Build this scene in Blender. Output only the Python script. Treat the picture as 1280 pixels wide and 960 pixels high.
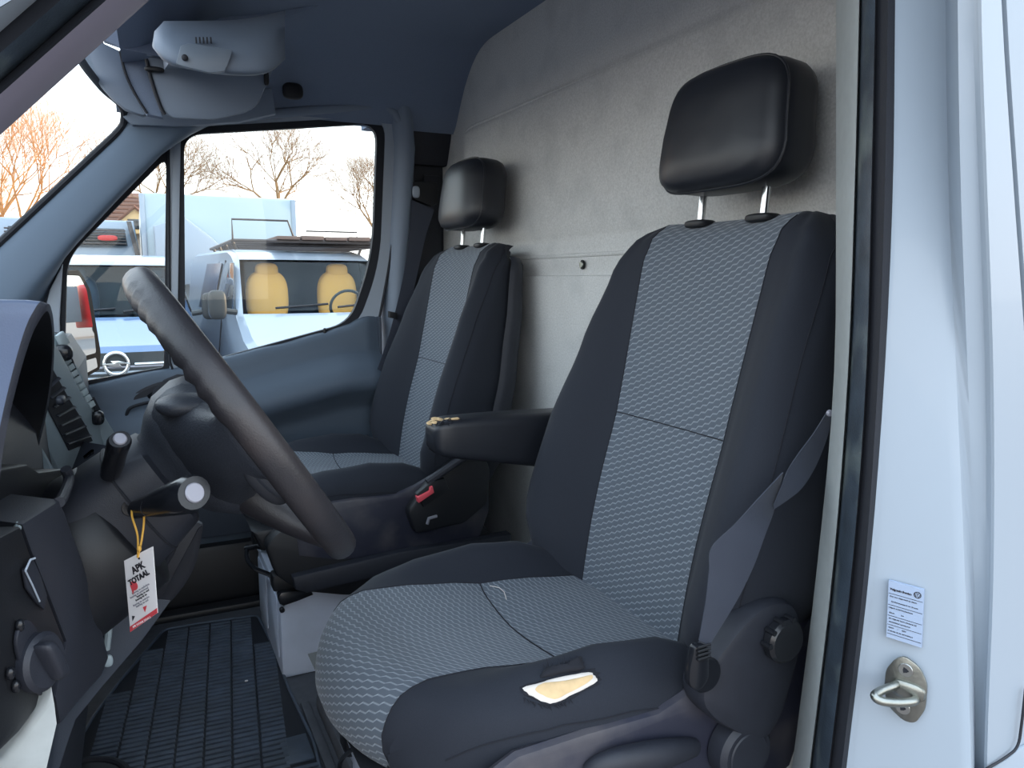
import bpy, bmesh, math, random
from mathutils import Vector, Matrix
from mathutils.bvhtree import BVHTree
R = math.radians
for o in list(bpy.data.objects): bpy.data.objects.remove(o, do_unlink=True)
SC = bpy.context.scene; COL = SC.collection

# ------------------------------------------------------------------ camera
YAW, PITCH, CZ, FPX = R(26.1), R(7.85), 1.6, 950.0
cam_d = bpy.data.cameras.new('camera'); cam = bpy.data.objects.new('camera', cam_d); COL.objects.link(cam)
cam_d.sensor_width = 36; cam_d.lens = 36 * FPX / 1280; cam_d.clip_start = 0.02; cam_d.clip_end = 300
cam.location = (0, 0, CZ); cam.rotation_euler = (R(90) - PITCH, 0, -YAW)
SC.camera = cam

# ------------------------------------------------------------------ light
w = bpy.data.worlds.new('sky'); SC.world = w; w.use_nodes = True
nt = w.node_tree; nt.nodes.clear()
wo = nt.nodes.new('ShaderNodeOutputWorld'); bg = nt.nodes.new('ShaderNodeBackground')
tc = nt.nodes.new('ShaderNodeTexCoord'); sp = nt.nodes.new('ShaderNodeSeparateXYZ'); rp = nt.nodes.new('ShaderNodeValToRGB')
rp.color_ramp.elements[0].position = 0.0; rp.color_ramp.elements[0].color = (1.0, 0.93, 0.84, 1)
rp.color_ramp.elements[1].position = 1.0; rp.color_ramp.elements[1].color = (0.63, 0.77, 0.95, 1)
e = rp.color_ramp.elements.new(0.25); e.color = (0.80, 0.90, 1.0, 1)
nt.links.new(tc.outputs['Generated'], sp.inputs[0]); nt.links.new(sp.outputs[2], rp.inputs[0])
nt.links.new(rp.outputs[0], bg.inputs[0]); nt.links.new(bg.outputs[0], wo.inputs[0])
bg.inputs[1].default_value = 2.3
sun_d = bpy.data.lights.new('sun', 'SUN'); sun = bpy.data.objects.new('sun', sun_d); COL.objects.link(sun)
sun_d.energy = 4.5; sun_d.angle = R(1.5); sun_d.color = (1.0, 0.70, 0.42)
sun.rotation_euler = Vector((-1.0, -0.04, -0.20)).to_track_quat('-Z', 'Y').to_euler()   # low sun from behind the van
VS = SC.view_settings; VS.view_transform = 'Standard'; VS.look = 'None'; VS.gamma = 1; VS.use_curve_mapping = False
VS.exposure = 0.55

# ------------------------------------------------------------------ materials
def lin(c): return tuple(((v / 255) / 12.92 if v / 255 <= .04045 else (((v / 255) + .055) / 1.055) ** 2.4) for v in c)
def mat(name, rgb, rough=.6, metal=0, noise=0, nscale=200, bump=0, bscale=300, coat=0, spec=.5, sheen=0, emit=0, dirt=None, dscale=6, damt=.6):
    m = bpy.data.materials.new(name); m.use_nodes = True; n = m.node_tree; b = n.nodes['Principled BSDF']
    c = lin(rgb) + (1,)
    b.inputs['Base Color'].default_value = c; b.inputs['Roughness'].default_value = rough; b.inputs['Metallic'].default_value = metal
    b.inputs['Specular IOR Level'].default_value = spec; b.inputs['Coat Weight'].default_value = coat
    b.inputs['Sheen Weight'].default_value = sheen
    if emit: b.inputs['Emission Color'].default_value = c; b.inputs['Emission Strength'].default_value = emit
    t = n.nodes.new('ShaderNodeTexCoord')
    cur = None
    if noise:
        nz = n.nodes.new('ShaderNodeTexNoise'); nz.inputs['Scale'].default_value = nscale; nz.inputs['Detail'].default_value = 3
        n.links.new(t.outputs['Object'], nz.inputs['Vector'])
        r = n.nodes.new('ShaderNodeValToRGB'); r.color_ramp.elements[0].position = .3; r.color_ramp.elements[1].position = .7
        r.color_ramp.elements[0].color = tuple(v * (1 - noise) for v in c[:3]) + (1,)
        r.color_ramp.elements[1].color = tuple(min(1, v * (1 + noise)) for v in c[:3]) + (1,)
        n.links.new(nz.outputs[0], r.inputs[0]); cur = r.outputs[0]
        n.links.new(cur, b.inputs['Base Color'])
    if dirt:
        nz = n.nodes.new('ShaderNodeTexNoise'); nz.inputs['Scale'].default_value = dscale; nz.inputs['Detail'].default_value = 6
        n.links.new(t.outputs['Object'], nz.inputs['Vector'])
        r = n.nodes.new('ShaderNodeValToRGB'); r.color_ramp.elements[0].position = .5; r.color_ramp.elements[1].position = .72
        r.color_ramp.elements[0].color = (0, 0, 0, 1); r.color_ramp.elements[1].color = (damt, damt, damt, 1)
        mx = n.nodes.new('ShaderNodeMix'); mx.data_type = 'RGBA'
        n.links.new(nz.outputs[0], r.inputs[0]); n.links.new(r.outputs[0], mx.inputs[0])
        if cur: n.links.new(cur, mx.inputs[6])
        else: mx.inputs[6].default_value = c
        mx.inputs[7].default_value = lin(dirt) + (1,); n.links.new(mx.outputs[2], b.inputs['Base Color'])
    if bump:
        nz = n.nodes.new('ShaderNodeTexNoise'); nz.inputs['Scale'].default_value = bscale; nz.inputs['Detail'].default_value = 4
        n.links.new(t.outputs['Object'], nz.inputs['Vector'])
        bp = n.nodes.new('ShaderNodeBump'); bp.inputs['Strength'].default_value = bump; bp.inputs['Distance'].default_value = .001
        n.links.new(nz.outputs[0], bp.inputs['Height']); n.links.new(bp.outputs[0], b.inputs['Normal'])
    return m

def fabric_mat():
    m = bpy.data.materials.new('zigzag_fabric'); m.use_nodes = True; n = m.node_tree; b = n.nodes['Principled BSDF']; L = n.links
    def M(op, a, c=None, d=None):
        q = n.nodes.new('ShaderNodeMath'); q.operation = op
        for i, v in enumerate((a, c, d)):
            if v is None: continue
            if isinstance(v, (int, float)): q.inputs[i].default_value = v
            else: L.new(v, q.inputs[i])
        return q.outputs[0]
    uv = n.nodes.new('ShaderNodeUVMap'); uv.uv_map = 'UVMap'; s = n.nodes.new('ShaderNodeSeparateXYZ'); L.new(uv.outputs[0], s.inputs[0])
    u, v = s.outputs[0], s.outputs[1]
    P = .0130; H = .0102
    ph = M('FRACT', M('DIVIDE', u, P))
    # step wave: long shallow run, short steep rise
    step = M('MINIMUM', M('MAXIMUM', M('MULTIPLY', M('SUBTRACT', ph, .68), 3.2), 0), 1)
    wave = M('ADD', M('MULTIPLY', step, .46), M('MULTIPLY', M('FLOOR', M('DIVIDE', u, P)), .46))
    yy = M('SUBTRACT', M('DIVIDE', v, H), M('ADD', wave, M('MULTIPLY', M('DIVIDE', u, P), .12)))
    f = M('FRACT', yy)
    d = M('ABSOLUTE', M('SUBTRACT', f, .5))
    line = M('SUBTRACT', 1, M('MINIMUM', M('MULTIPLY', M('MAXIMUM', M('SUBTRACT', d, .06), 0), 11), 1))
    nz = n.nodes.new('ShaderNodeTexNoise'); nz.inputs['Scale'].default_value = 260; L.new(uv.outputs[0], nz.inputs['Vector'])
    strg = M('MULTIPLY', line, M('ADD', .55, M('MULTIPLY', step, .35)))
    fac = M('MULTIPLY', strg, M('ADD', .5, nz.outputs[0]))
    mx = n.nodes.new('ShaderNodeMix'); mx.data_type = 'RGBA'; L.new(fac, mx.inputs[0])
    mx.inputs[6].default_value = lin((84, 92, 102)) + (1,); mx.inputs[7].default_value = lin((150, 158, 166)) + (1,)
    L.new(mx.outputs[2], b.inputs['Base Color'])
    b.inputs['Roughness'].default_value = .85; b.inputs['Sheen Weight'].default_value = .15; b.inputs['Specular IOR Level'].default_value = .3
    bp = n.nodes.new('ShaderNodeBump'); bp.inputs['Strength'].default_value = .5; bp.inputs['Distance'].default_value = .0012
    L.new(line, bp.inputs['Height']); L.new(bp.outputs[0], b.inputs['Normal'])
    return m

def glass_mat(name, tint=(.93, .96, .96), rough=.0):
    m = bpy.data.materials.new(name); m.use_nodes = True; n = m.node_tree; n.nodes.clear()
    o = n.nodes.new('ShaderNodeOutputMaterial'); t = n.nodes.new('ShaderNodeBsdfTransparent'); g = n.nodes.new('ShaderNodeBsdfGlossy')
    lw = n.nodes.new('ShaderNodeLayerWeight'); lw.inputs[0].default_value = .5; pw = n.nodes.new('ShaderNodeMath'); pw.operation = 'POWER'; pw.inputs[1].default_value = 5
    f = n.nodes.new('ShaderNodeMath'); f.operation = 'MULTIPLY_ADD'; f.inputs[1].default_value = .35; f.inputs[2].default_value = .016; x = n.nodes.new('ShaderNodeMixShader')
    n.links.new(lw.outputs[1], pw.inputs[0]); n.links.new(pw.outputs[0], f.inputs[0])
    t.inputs[0].default_value = tint + (1,); g.inputs['Roughness'].default_value = rough
    n.links.new(f.outputs[0], x.inputs[0]); n.links.new(t.outputs[0], x.inputs[1]); n.links.new(g.outputs[0], x.inputs[2]); n.links.new(x.outputs[0], o.inputs[0])
    return m

M = dict(
    fabric=fabric_mat(),
    bolster=mat('dark_bolster_fabric', (34, 38, 47), .8, noise=.12, nscale=900, bump=.15, bscale=1500, sheen=.04, spec=.3),
    leather=mat('black_leatherette', (30, 33, 40), .42, bump=.12, bscale=700),
    plast=mat('dark_textured_plastic', (34, 37, 46), .55, bump=.25, bscale=900, noise=.08, nscale=60),
    plastb=mat('black_plastic', (18, 20, 25), .5, bump=.15, bscale=900),
    gloss=mat('smooth_black_plastic', (24, 26, 31), .25),
    skirt=mat('seat_skirt_plastic', (42, 44, 58), .5, bump=.2, bscale=900, dirt=(96, 92, 92), dscale=9),
    wheel=mat('worn_wheel_leather', (42, 41, 45), .42, noise=.22, nscale=18, bump=.3, bscale=500, dirt=(58, 52, 52), dscale=14),
    hub=mat('hub_grained_plastic', (46, 50, 58), .5, bump=.55, bscale=420),
    dash=mat('dashboard_plastic', (42, 45, 54), .55, bump=.3, bscale=800),
    cowl=mat('blue_grey_cowl_plastic', (84, 98, 124), .5, bump=.25, bscale=800),
    console=mat('silver_grey_console_plastic', (138, 152, 158), .42, bump=.1, bscale=900),
    button=mat('grey_button_plastic', (164, 176, 180), .4),
    door=mat('door_trim_plastic', (80, 92, 106), .6, bump=.3, bscale=700),
    doord=mat('door_lower_trim', (52, 60, 72), .6, bump=.3, bscale=700),
    frame=mat('painted_grey_frame', (158, 168, 180), .45),
    rubber=mat('black_rubber', (28, 31, 39), .7, bump=.2, bscale=400),
    seal=mat('weathered_seal_rubber', (50, 60, 70), .38, noise=.3, nscale=30, bump=.4, bscale=500, dirt=(118, 128, 122), dscale=14),
    trim=mat('grey_pillar_trim', (122, 134, 150), .6, bump=.2, bscale=600),
    head=mat('headliner_felt', (124, 136, 156), .95, noise=.08, nscale=500, bump=.3, bscale=900, spec=.1),
    bulk=mat('bulkhead_felt', (202, 203, 202), .95, noise=.12, nscale=260, bump=.5, bscale=600, spec=.1, dirt=(160, 164, 166), dscale=10, damt=.3),
    strip=mat('grey_painted_flange', (172, 178, 178), .45, noise=.05, nscale=80),
    white=mat('white_body_paint', (152, 163, 174), .38, coat=.12, spec=.35),
    lilac=mat('dusty_grey_paint', (122, 118, 132), .6),
    metal=mat('white_painted_steel_box', (188, 196, 212), .5, dirt=(140, 148, 160), dscale=4),
    chrome=mat('chrome', (210, 214, 216), .18, 1),
    steel=mat('zinc_steel', (150, 152, 146), .35, 1, noise=.15, nscale=70, bump=.2),
    bolt=mat('steel_bolt', (170, 172, 170), .3, 1),
    belt=mat('seat_belt_webbing', (46, 52, 66), .6, bump=.4, bscale=1500, sheen=.15),
    red=mat('red_button_plastic', (226, 84, 96), .4),
    matte=mat('matte_black_housing', (16, 17, 20), .85, spec=.1), pillar=mat('pillar_cover_plastic', (94, 110, 128), .6, bump=.2, bscale=600), overhead=mat('overhead_console_plastic', (100, 112, 128), .55, bump=.2, bscale=600),
    foam=mat('cream_foam', (214, 184, 140), .9, noise=.10, nscale=60, bump=.6, bscale=200),
    foamw=mat('white_foam_skin', (214, 206, 198), .8, bump=.3, bscale=200),
    fray=mat('frayed_black_fabric', (26, 28, 36), .95),
    matr=mat('rubber_mat', (66, 76, 90), .55, noise=.25, nscale=25, bump=.3, bscale=300, dirt=(60, 66, 72), dscale=8),
    floor=mat('cab_floor_rubber', (74, 76, 82), .75, noise=.15, nscale=40, bump=.4, bscale=300),
    silver=mat('silver_cap', (150, 150, 160), .4, .3),
    lens=mat('lamp_lens', (104, 116, 130), .35, bump=.2, bscale=900),
    paper=mat('white_card', (236, 232, 232), .6),
    cred=mat('red_print', (214, 74, 82), .6), cblk=mat('black_print', (40, 38, 44), .6), cgrey=mat('grey_print', (140, 138, 146), .6),
    yellow=mat('yellow_string', (216, 164, 70), .6), sticker=mat('sticker_film', (158, 174, 198), .35),
    tarmac=mat('tarmac', (108, 102, 100), .9, noise=.15, nscale=8),
    vwhite=mat('van_white_paint', (142, 154, 168), .28, coat=.5), vblue=mat('pale_blue_van_paint', (98, 122, 156), .22, coat=.6),
    boxw=mat('white_box_panels', (166, 182, 190), .4), dglass=mat('dark_vehicle_glass', (24, 36, 46), .05, spec=.8),
    vdark=mat('dark_blue_panel', (52, 66, 88), .3), grille=mat('grille_black', (38, 44, 48), .5),
    tyre=mat('tyre', (26, 26, 28), .8), oseat=mat('sunlit_seat_cover', (236, 176, 92), .8),  # seat colour holds the orange sunlight falling on the van seats
    rack=mat('roof_rack_paint', (70, 62, 60), .5), rackw=mat('rack_board', (112, 92, 84), .7),
    bark=mat('sunlit_bark', (150, 118, 84), .9, noise=.2, nscale=6), barko=mat('orange_lit_bark', (206, 150, 92), .9, noise=.2, nscale=6),  # orange of the low sun put into the bark colour
    roof=mat('brown_roof_tiles', (112, 74, 58), .9), cream=mat('cream_wall', (220, 190, 140), .9), brick=mat('grey_wall', (150, 146, 142), .9),
    redp=mat('red_vehicle_paint', (206, 46, 46), .35), orange=mat('orange_cone_plastic', (232, 88, 44), .5), trailer=mat('grey_curtain', (104, 110, 116), .6),
    mirror=mat('mirror_glass', (235, 240, 242), .01, 1), glass=glass_mat('clear_glass'), glasst=glass_mat('van_glass', (.62, .74, .78)),
)

# ------------------------------------------------------------------ helpers
def finish(bm, name, m, parent=None, smooth=True, angle=35, doubles=True):
    if doubles: bmesh.ops.remove_doubles(bm, verts=bm.verts, dist=1e-6)
    bmesh.ops.recalc_face_normals(bm, faces=bm.faces)
    me = bpy.data.meshes.new(name); bm.to_mesh(me); bm.free()
    return link(me, name, m, parent, smooth, angle)
def link(me, name, m, parent=None, smooth=True, angle=35):
    o = bpy.data.objects.new(name, me); COL.objects.link(o)
    me.materials.append(M[m] if isinstance(m, str) else m)
    if smooth:
        me.polygons.foreach_set('use_smooth', [True] * len(me.polygons)); me.set_sharp_from_angle(angle=R(angle))
    if parent:
        base = root_of(parent); me.transform(Matrix.Translation(-Vector(base))); o.parent = parent; o.location = (0, 0, 0)
        if parent.get('_b') is None: o.matrix_parent_inverse = Matrix.Identity(4)
        o['_b'] = base
    return o
def root_of(p): return tuple(p['_b']) if p.get('_b') is not None else (0, 0, 0)
def thing(name, label, cat, loc=(0, 0, 0), group=None):
    o = bpy.data.objects.new(name, None); COL.objects.link(o); o.location = loc; o['_b'] = tuple(map(float, loc)); o.empty_display_size = .1
    o['label'] = label; o['category'] = cat
    if group: o['group'] = group
    return o
def tag(o, label, cat, group=None):
    o['label'] = label; o['category'] = cat
    if group: o['group'] = group
    return o
def struct(o, label, cat): o['kind'] = 'structure'; o['label'] = label; o['category'] = cat; return o
def sroot(name, label, cat, loc=(0, 0, 0)):
    o = thing(name, label, cat, loc); o['kind'] = 'structure'; return o
def V(*a): return Vector(a)
def lerp(a, b, t): return a + (b - a) * t
def interp(tab, x):
    if x <= tab[0][0]: return tab[0][1]
    for (a, va), (b, vb) in zip(tab, tab[1:]):
        if x <= b:
            t = (x - a) / (b - a); t = t * t * (3 - 2 * t) * .5 + t * .5
            return va + (vb - va) * t
    return tab[-1][1]
def box_bm(lo, hi, bev=.003, seg=2, bm=None):
    bm = bm or bmesh.new()
    r = bmesh.ops.create_cube(bm, size=1)
    c = [(lo[i] + hi[i]) / 2 for i in range(3)]; s = [abs(hi[i] - lo[i]) for i in range(3)]
    for v in r['verts']: v.co = V(*[c[i] + v.co[i] * s[i] for i in range(3)])
    if bev:
        es = list({e for v in r['verts'] for e in v.link_edges})
        bmesh.ops.bevel(bm, geom=es, offset=min(bev, min(s) * .45), segments=seg, profile=.5, affect='EDGES')
    return bm
def box(name, lo, hi, m, parent=None, bev=.003, seg=2): return finish(box_bm(lo, hi, bev, seg), name, m, parent)
def prism_bm(pts, ext, bev=.002, seg=2, bm=None):
    bm = bm or bmesh.new(); ext = V(*ext)
    a = [bm.verts.new(V(*p)) for p in pts]; b = [bm.verts.new(V(*p) + ext) for p in pts]; n = len(a)
    f0 = bm.faces.new(a); f1 = bm.faces.new(b[::-1]); fs = [f0, f1]
    for i in range(n): fs.append(bm.faces.new((a[i], b[i], b[(i + 1) % n], a[(i + 1) % n])))
    if bev:
        bmesh.ops.recalc_face_normals(bm, faces=fs)
        es = list({e for f in (f0, f1) for e in f.edges})
        bmesh.ops.bevel(bm, geom=es, offset=bev, segments=seg, profile=.5, affect='EDGES')
    return bm
def prism(name, pts, ext, m, parent=None, bev=.002, angle=35): return finish(prism_bm(pts, ext, bev), name, m, parent, angle=angle)
def cr(pts, k=6, closed=False):
    P = [V(*p) for p in pts]; n = len(P); out = []
    g = (lambda i: P[i % n]) if closed else (lambda i: P[max(0, min(n - 1, i))])
    for i in range(n if closed else n - 1):
        a, b, c, d = g(i - 1), g(i), g(i + 1), g(i + 2)
        for j in range(k):
            t = j / k
            out.append(.5 * ((2 * b) + (c - a) * t + (2 * a - 5 * b + 4 * c - d) * t * t + (3 * b - a - 3 * c + d) * t ** 3))
    if not closed: out.append(P[-1].copy())
    return out
def loft_bm(rings, closed=True, caps=True, bm=None):
    bm = bm or bmesh.new(); vs = [[bm.verts.new(p) for p in r] for r in rings]; n = len(rings[0])
    for a, b in zip(vs, vs[1:]):
        for i in range(n if closed else n - 1):
            j = (i + 1) % n; bm.faces.new((a[i], a[j], b[j], b[i]))
    if caps and closed:
        bm.faces.new(vs[0][::-1]); bm.faces.new(vs[-1])
    return bm
def tube_bm(path, rad, k=10, bm=None, flat=1.0, upv=None, caps=True, closed=False):
    path = [V(*p) for p in path]; n = len(path); rings = []
    nrm = None
    for i, p in enumerate(path):
        if closed: t = (path[(i + 1) % n] - path[i - 1]).normalized()
        else: t = (path[min(n - 1, i + 1)] - path[max(0, i - 1)]).normalized()
        if upv is not None: nrm = V(*upv) - t * V(*upv).dot(t)
        elif nrm is None: nrm = t.orthogonal()
        else: nrm = nrm - t * nrm.dot(t)
        if nrm.length < 1e-6: nrm = t.orthogonal()
        nrm.normalize(); bn = t.cross(nrm)
        r = rad[i] if isinstance(rad, (list, tuple)) else rad
        rings.append([p + nrm * (r * flat * math.cos(2 * math.pi * j / k)) + bn * (r * math.sin(2 * math.pi * j / k)) for j in range(k)])
    if closed: rings.append(rings[0])
    return loft_bm(rings, True, caps and not closed, bm)
def tube(name, path, rad, m, parent=None, k=10, flat=1.0, upv=None, closed=False):
    return finish(tube_bm(path, rad, k, None, flat, upv, True, closed), name, m, parent)
def ell_bm(c, r, p=2.0, ax=None, nu=28, nv=16, bm=None):
    """super-ellipsoid; p = roundness exponent; ax = 3 axes"""
    ax = ax or (V(1, 0, 0), V(0, 1, 0), V(0, 0, 1)); c = V(*c); rings = []
    q = lambda x: math.copysign(abs(x) ** (2 / p), x)
    for i in range(nv + 1):
        f = -math.pi / 2 + math.pi * i / nv; f = max(-1.5607, min(1.5607, f)); ring = []
        for j in range(nu):
            a = 2 * math.pi * j / nu
            ring.append(c + ax[0] * (r[0] * q(math.cos(f)) * q(math.cos(a))) + ax[1] * (r[1] * q(math.cos(f)) * q(math.sin(a))) + ax[2] * (r[2] * q(math.sin(f))))
        rings.append(ring)
    return loft_bm(rings, bm=bm)
def cyl_bm(c, d, r, h, k=28, bev=.0015, r2=None, bm=None):
    c = V(*c); d = V(*d).normalized(); n = d.orthogonal().normalized(); b = d.cross(n); r2 = r if r2 is None else r2
    prof = [(r - bev, 0), (r, bev), (r2, h - bev), (r2 - bev, h)]
    return loft_bm([[c + d * z + n * (q * math.cos(2 * math.pi * j / k)) + b * (q * math.sin(2 * math.pi * j / k)) for j in range(k)] for q, z in prof], bm=bm)
def cyl(name, c, d, r, h, m, parent=None, k=28, bev=.0015, r2=None): return finish(cyl_bm(c, d, r, h, k, bev, r2), name, m, parent)
def strip_bm(A, B, thick=None, bm=None):
    """ribbon between two polylines, thickened along its own normal"""
    bm = bm or bmesh.new(); n = len(A)
    if thick is None:
        va = [bm.verts.new(p) for p in A]; vb = [bm.verts.new(p) for p in B]
        for i in range(n - 1): bm.faces.new((va[i], va[i + 1], vb[i + 1], vb[i]))
        return bm
    rings = []
    for i in range(n):
        t = A[min(n - 1, i + 1)] - A[max(0, i - 1)]; nn = t.cross(B[i] - A[i])
        nn = nn.normalized() * thick if nn.length > 1e-9 else V(0, -thick, 0)
        rings.append([A[i], B[i], B[i] + nn, A[i] + nn])
    return loft_bm(rings, True, True, bm)
def ring_frame(name, outer, inner, ext, m, parent=None):
    """flat frame between two outlines of equal count, extruded"""
    bm = bmesh.new(); ext = V(*ext); n = len(outer)
    a = [bm.verts.new(p) for p in outer]; b = [bm.verts.new(p) for p in inner]
    c = [bm.verts.new(p + ext) for p in outer]; d = [bm.verts.new(p + ext) for p in inner]
    for i in range(n):
        j = (i + 1) % n
        for q in ((a, b), (b, d), (d, c), (c, a)): bm.faces.new((q[0][i], q[0][j], q[1][j], q[1][i]))
    return finish(bm, name, m, parent, angle=50)
def resample(pts, n, closed=True):
    P = list(pts) + ([pts[0]] if closed else []); L = [0]
    for a, b in zip(P, P[1:]): L.append(L[-1] + (b - a).length)
    out = []; tot = L[-1]
    for i in range(n):
        s = tot * i / (n if closed else n - 1); j = 0
        while j < len(L) - 2 and L[j + 1] < s: j += 1
        out.append(P[j].lerp(P[j + 1], (s - L[j]) / max(1e-9, L[j + 1] - L[j])))
    return out
def round_poly(pts, r, k=5):
    P = [V(*p) for p in pts]; n = len(P); out = []
    for i in range(n):
        a, b, c = P[i - 1], P[i], P[(i + 1) % n]; rr = r[i] if isinstance(r, (list, tuple)) else r
        u, v = (a - b), (c - b); d = min(rr, u.length * .48, v.length * .48)
        p0, p1 = b + u.normalized() * d, b + v.normalized() * d
        for j in range(k + 1):
            t = j / k; out.append(p0 * (1 - t) ** 2 + b * 2 * t * (1 - t) + p1 * t * t)
    return out
def offset_y(pts, c, s): # scale an outline about its centre
    return [c + (p - c) * s for p in pts]
def text(name, body, size, m, parent, origin, xdir, ydir, ext=.0002, align='LEFT', bold=0.0):
    cu = bpy.data.curves.new(name, 'FONT'); cu.body = body; cu.size = size; cu.align_x = align; cu.extrude = ext; cu.offset = bold
    o = bpy.data.objects.new(name, cu); COL.objects.link(o)
    me = bpy.data.meshes.new_from_object(o.evaluated_get(bpy.context.evaluated_depsgraph_get()))
    bpy.data.objects.remove(o, do_unlink=True)
    x = V(*xdir).normalized(); y = V(*ydir); y = (y - x * y.dot(x)).normalized(); z = x.cross(y)
    mt = Matrix((x, y, z)).transposed().to_4x4(); mt.translation = V(*origin); me.transform(mt); me.materials.clear()
    return link(me, name, m, parent, smooth=False)

# view basis used to turn measured directions into points on real planes of the cab
FW = V(math.sin(YAW) * math.cos(PITCH), math.cos(YAW) * math.cos(PITCH), -math.sin(PITCH))
RT = V(math.cos(YAW), -math.sin(YAW), 0); UP = RT.cross(FW)
def at(x, y, X=None, Y=None, Z=None):
    d = FW + RT * ((x - 640) / FPX) + UP * ((480 - y) / FPX)
    t = X / d.x if X is not None else Y / d.y if Y is not None else (Z - CZ) / d.z
    return V(0, 0, CZ) + d * t

# ------------------------------------------------------------------ the setting
# ground outside
g = box('ground', (-90, -60, -.2), (160, 120, 0), 'tarmac', bev=0); struct(g, 'grey tarmac parking lot outside the van', 'ground')

# cab floor with raised sill step
fl = sroot('floor', 'dark rubber floor of the van cab', 'floor', (.3, 1.4, .66))
box('floor_plate', (-.75, .5, .60), (1.0, 2.36, .662), 'floor', fl)
box('sill_step', (.30, .62, .655), (.95, 1.60, .70), 'floor', fl, bev=.012)
box('floor_rib', (.27, 1.10, .66), (.29, 1.62, .672), 'floor', fl, bev=.004)
box('firewall', (-.80, .5, .6), (-.74, 2.36, 1.35), 'plastb', fl, bev=.01)

# bulkhead: felt covered pressed panel with creases, lower sheet, bolts
bk = sroot('wall_rear', 'grey felt covered steel bulkhead behind the seats', 'bulkhead', (.935, 1.43, .66))
def bulk_x(y, z):
    x = .935
    # pressed field between the upper ridge and the lower crease is set back
    def s(a, b, v): t = max(0, min(1, (v - a) / (b - a))); return t * t * (3 - 2 * t)
    x -= .010 * (1 - s(2.035, 2.06, z)) * s(1.69, 1.73, z) * s(2.245, 2.215, y)      # shallow raised field
    x -= .012 * (1 - s(1.66, 1.70, z))                                                # lower part stands proud
    if y > 2.30: x -= .02 * s(2.30, 2.40, y)
    return x
ys = [.60 + i * .03 for i in range(62)]; ys += [2.215, 2.245]; ys.sort()
zs = sorted([.62 + i * .06 for i in range(28)] + [1.655, 1.665, 1.675, 1.685, 1.695, 1.705, 1.715, 1.725, 2.032, 2.04, 2.048, 2.056, 2.064, 2.30])
zs = [1.600] + [z for z in zs if z >= 1.612]
bm = bmesh.new(); gv = [[bm.verts.new((bulk_x(y, z), y, z)) for y in ys] for z in zs]
for a, b in zip(gv, gv[1:]):
    for i in range(len(ys) - 1): bm.faces.new((a[i], a[i + 1], b[i + 1], b[i]))
o = finish(bm, 'upper_panel', 'bulk', bk, angle=60)
box('light_stop_backing', (.945, .45, .60), (.96, 2.42, 2.33), 'plastb', bk, bev=0)  # unseen sheet added behind the felt panels to stop light leaking in
box('lower_panel', (.912, .60, .62), (.935, 2.42, 1.609), 'bulk', bk, bev=.004)
for y, z, r in ((1.508, 1.633, .008), (1.542, 1.594, .0045)):
    cyl('bolt', (.917, y, z), (-1, 0, 0), r, .004, 'steel', bk, k=14)
    cyl('bolt_shadow_disc', (.9185, y, z), (-1, 0, 0), r * 1.35, .0012, 'plastb', bk, k=14)  # dark disc standing in for the shadow around the bolt head
tube('ridge', cr([(.934, .65, 2.042), (.934, 1.4, 2.046), (.934, 2.0, 2.052), (.934, 2.20, 2.05), (.932, 2.225, 2.00), (.934, 2.225, 1.80)], 6), .0055, 'bulk', bk, k=8)
tube('lower_crease', [(.9235, .65, 1.655), (.9235, 1.3, 1.655), (.9235, 2.10, 1.655)], .005, 'bulk', bk, k=8)

# ceiling: curved headliner
cl = sroot('ceiling', 'dark blue grey felt headliner of the cab', 'ceiling', (.5, 1.43, 2.2))
def ceil_z(x, y):
    z = interp([(-.10, 2.075), (.0, 2.085), (.12, 2.13), (.22, 2.185), (.5, 2.255), (.935, 2.272)], x)
    side = max(0, (y - 2.02) / .30); side = min(side, 1)
    z -= (z - 2.055) * side ** 2.6
    side = min(1, max(0, (.84 - y) / .30)); z -= (z - 2.055) * side ** 2.6
    return z
nx, ny = 44, 60
bm = bmesh.new(); gv = []
for i in range(nx + 1):
    x = .012 + .933 * i / nx
    gv.append([bm.verts.new((x + (0 if i else -.02 * math.sin(math.pi * j / ny)), .54 + (2.325 - .54) * j / ny, ceil_z(x, .54 + (2.325 - .54) * j / ny))) for j in range(ny + 1)])
for a, b in zip(gv, gv[1:]):
    for j in range(ny): bm.faces.new((a[j], a[j + 1], b[j + 1], b[j]))
finish(bm, 'headliner', 'head', cl)
box('roof_skin', (-.12, .50, 2.29), (1.1, 2.38, 2.33), 'white', cl, bev=.01)
# recessed coat hook cup
o = finish(ell_bm((.42, 2.235, 2.115), (.028, .012, .022), 3), 'hook_recess', 'plastb', cl)

# passenger side: B pillar, rear side trim, sill
wr = sroot('wall_right', 'grey trimmed pillar on the passenger side behind the door', 'pillar', (.8, 2.36, .66))
col = []
for z, x0 in ((.66, .70), (1.3, .70), (1.6, .712), (1.85, .735), (2.0, .745), (2.13, .735)):
    yo = 2.335 - .02 * max(0, (z - 1.4))
    col.append([V(x0 - .018, yo + .05, z), V(x0 - .014, yo, z), V(x0, yo - .028, z), V(x0 + .022, yo - .040, z), V(x0 + .045, yo - .030, z), V(x0 + .058, yo + .01, z), V(x0 + .058, yo + .06, z)])
o = finish(loft_bm([cr([tuple(p) for p in r], 4) for r in col], closed=False, caps=False), 'pillar_trim', 'trim', wr, angle=60)
box('side_wall', (.74, 2.385, .62), (1.0, 2.42, 2.30), 'plast', wr, bev=0)
prism('upper_trim', [(.72, 2.335, 2.13), (.72, 2.36, 2.04), (.76, 2.36, 1.96), (.93, 2.36, 1.96), (.93, 2.30, 2.165), (.80, 2.30, 2.165)], (0, .04, 0), 'plast', wr, bev=.006)
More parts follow.
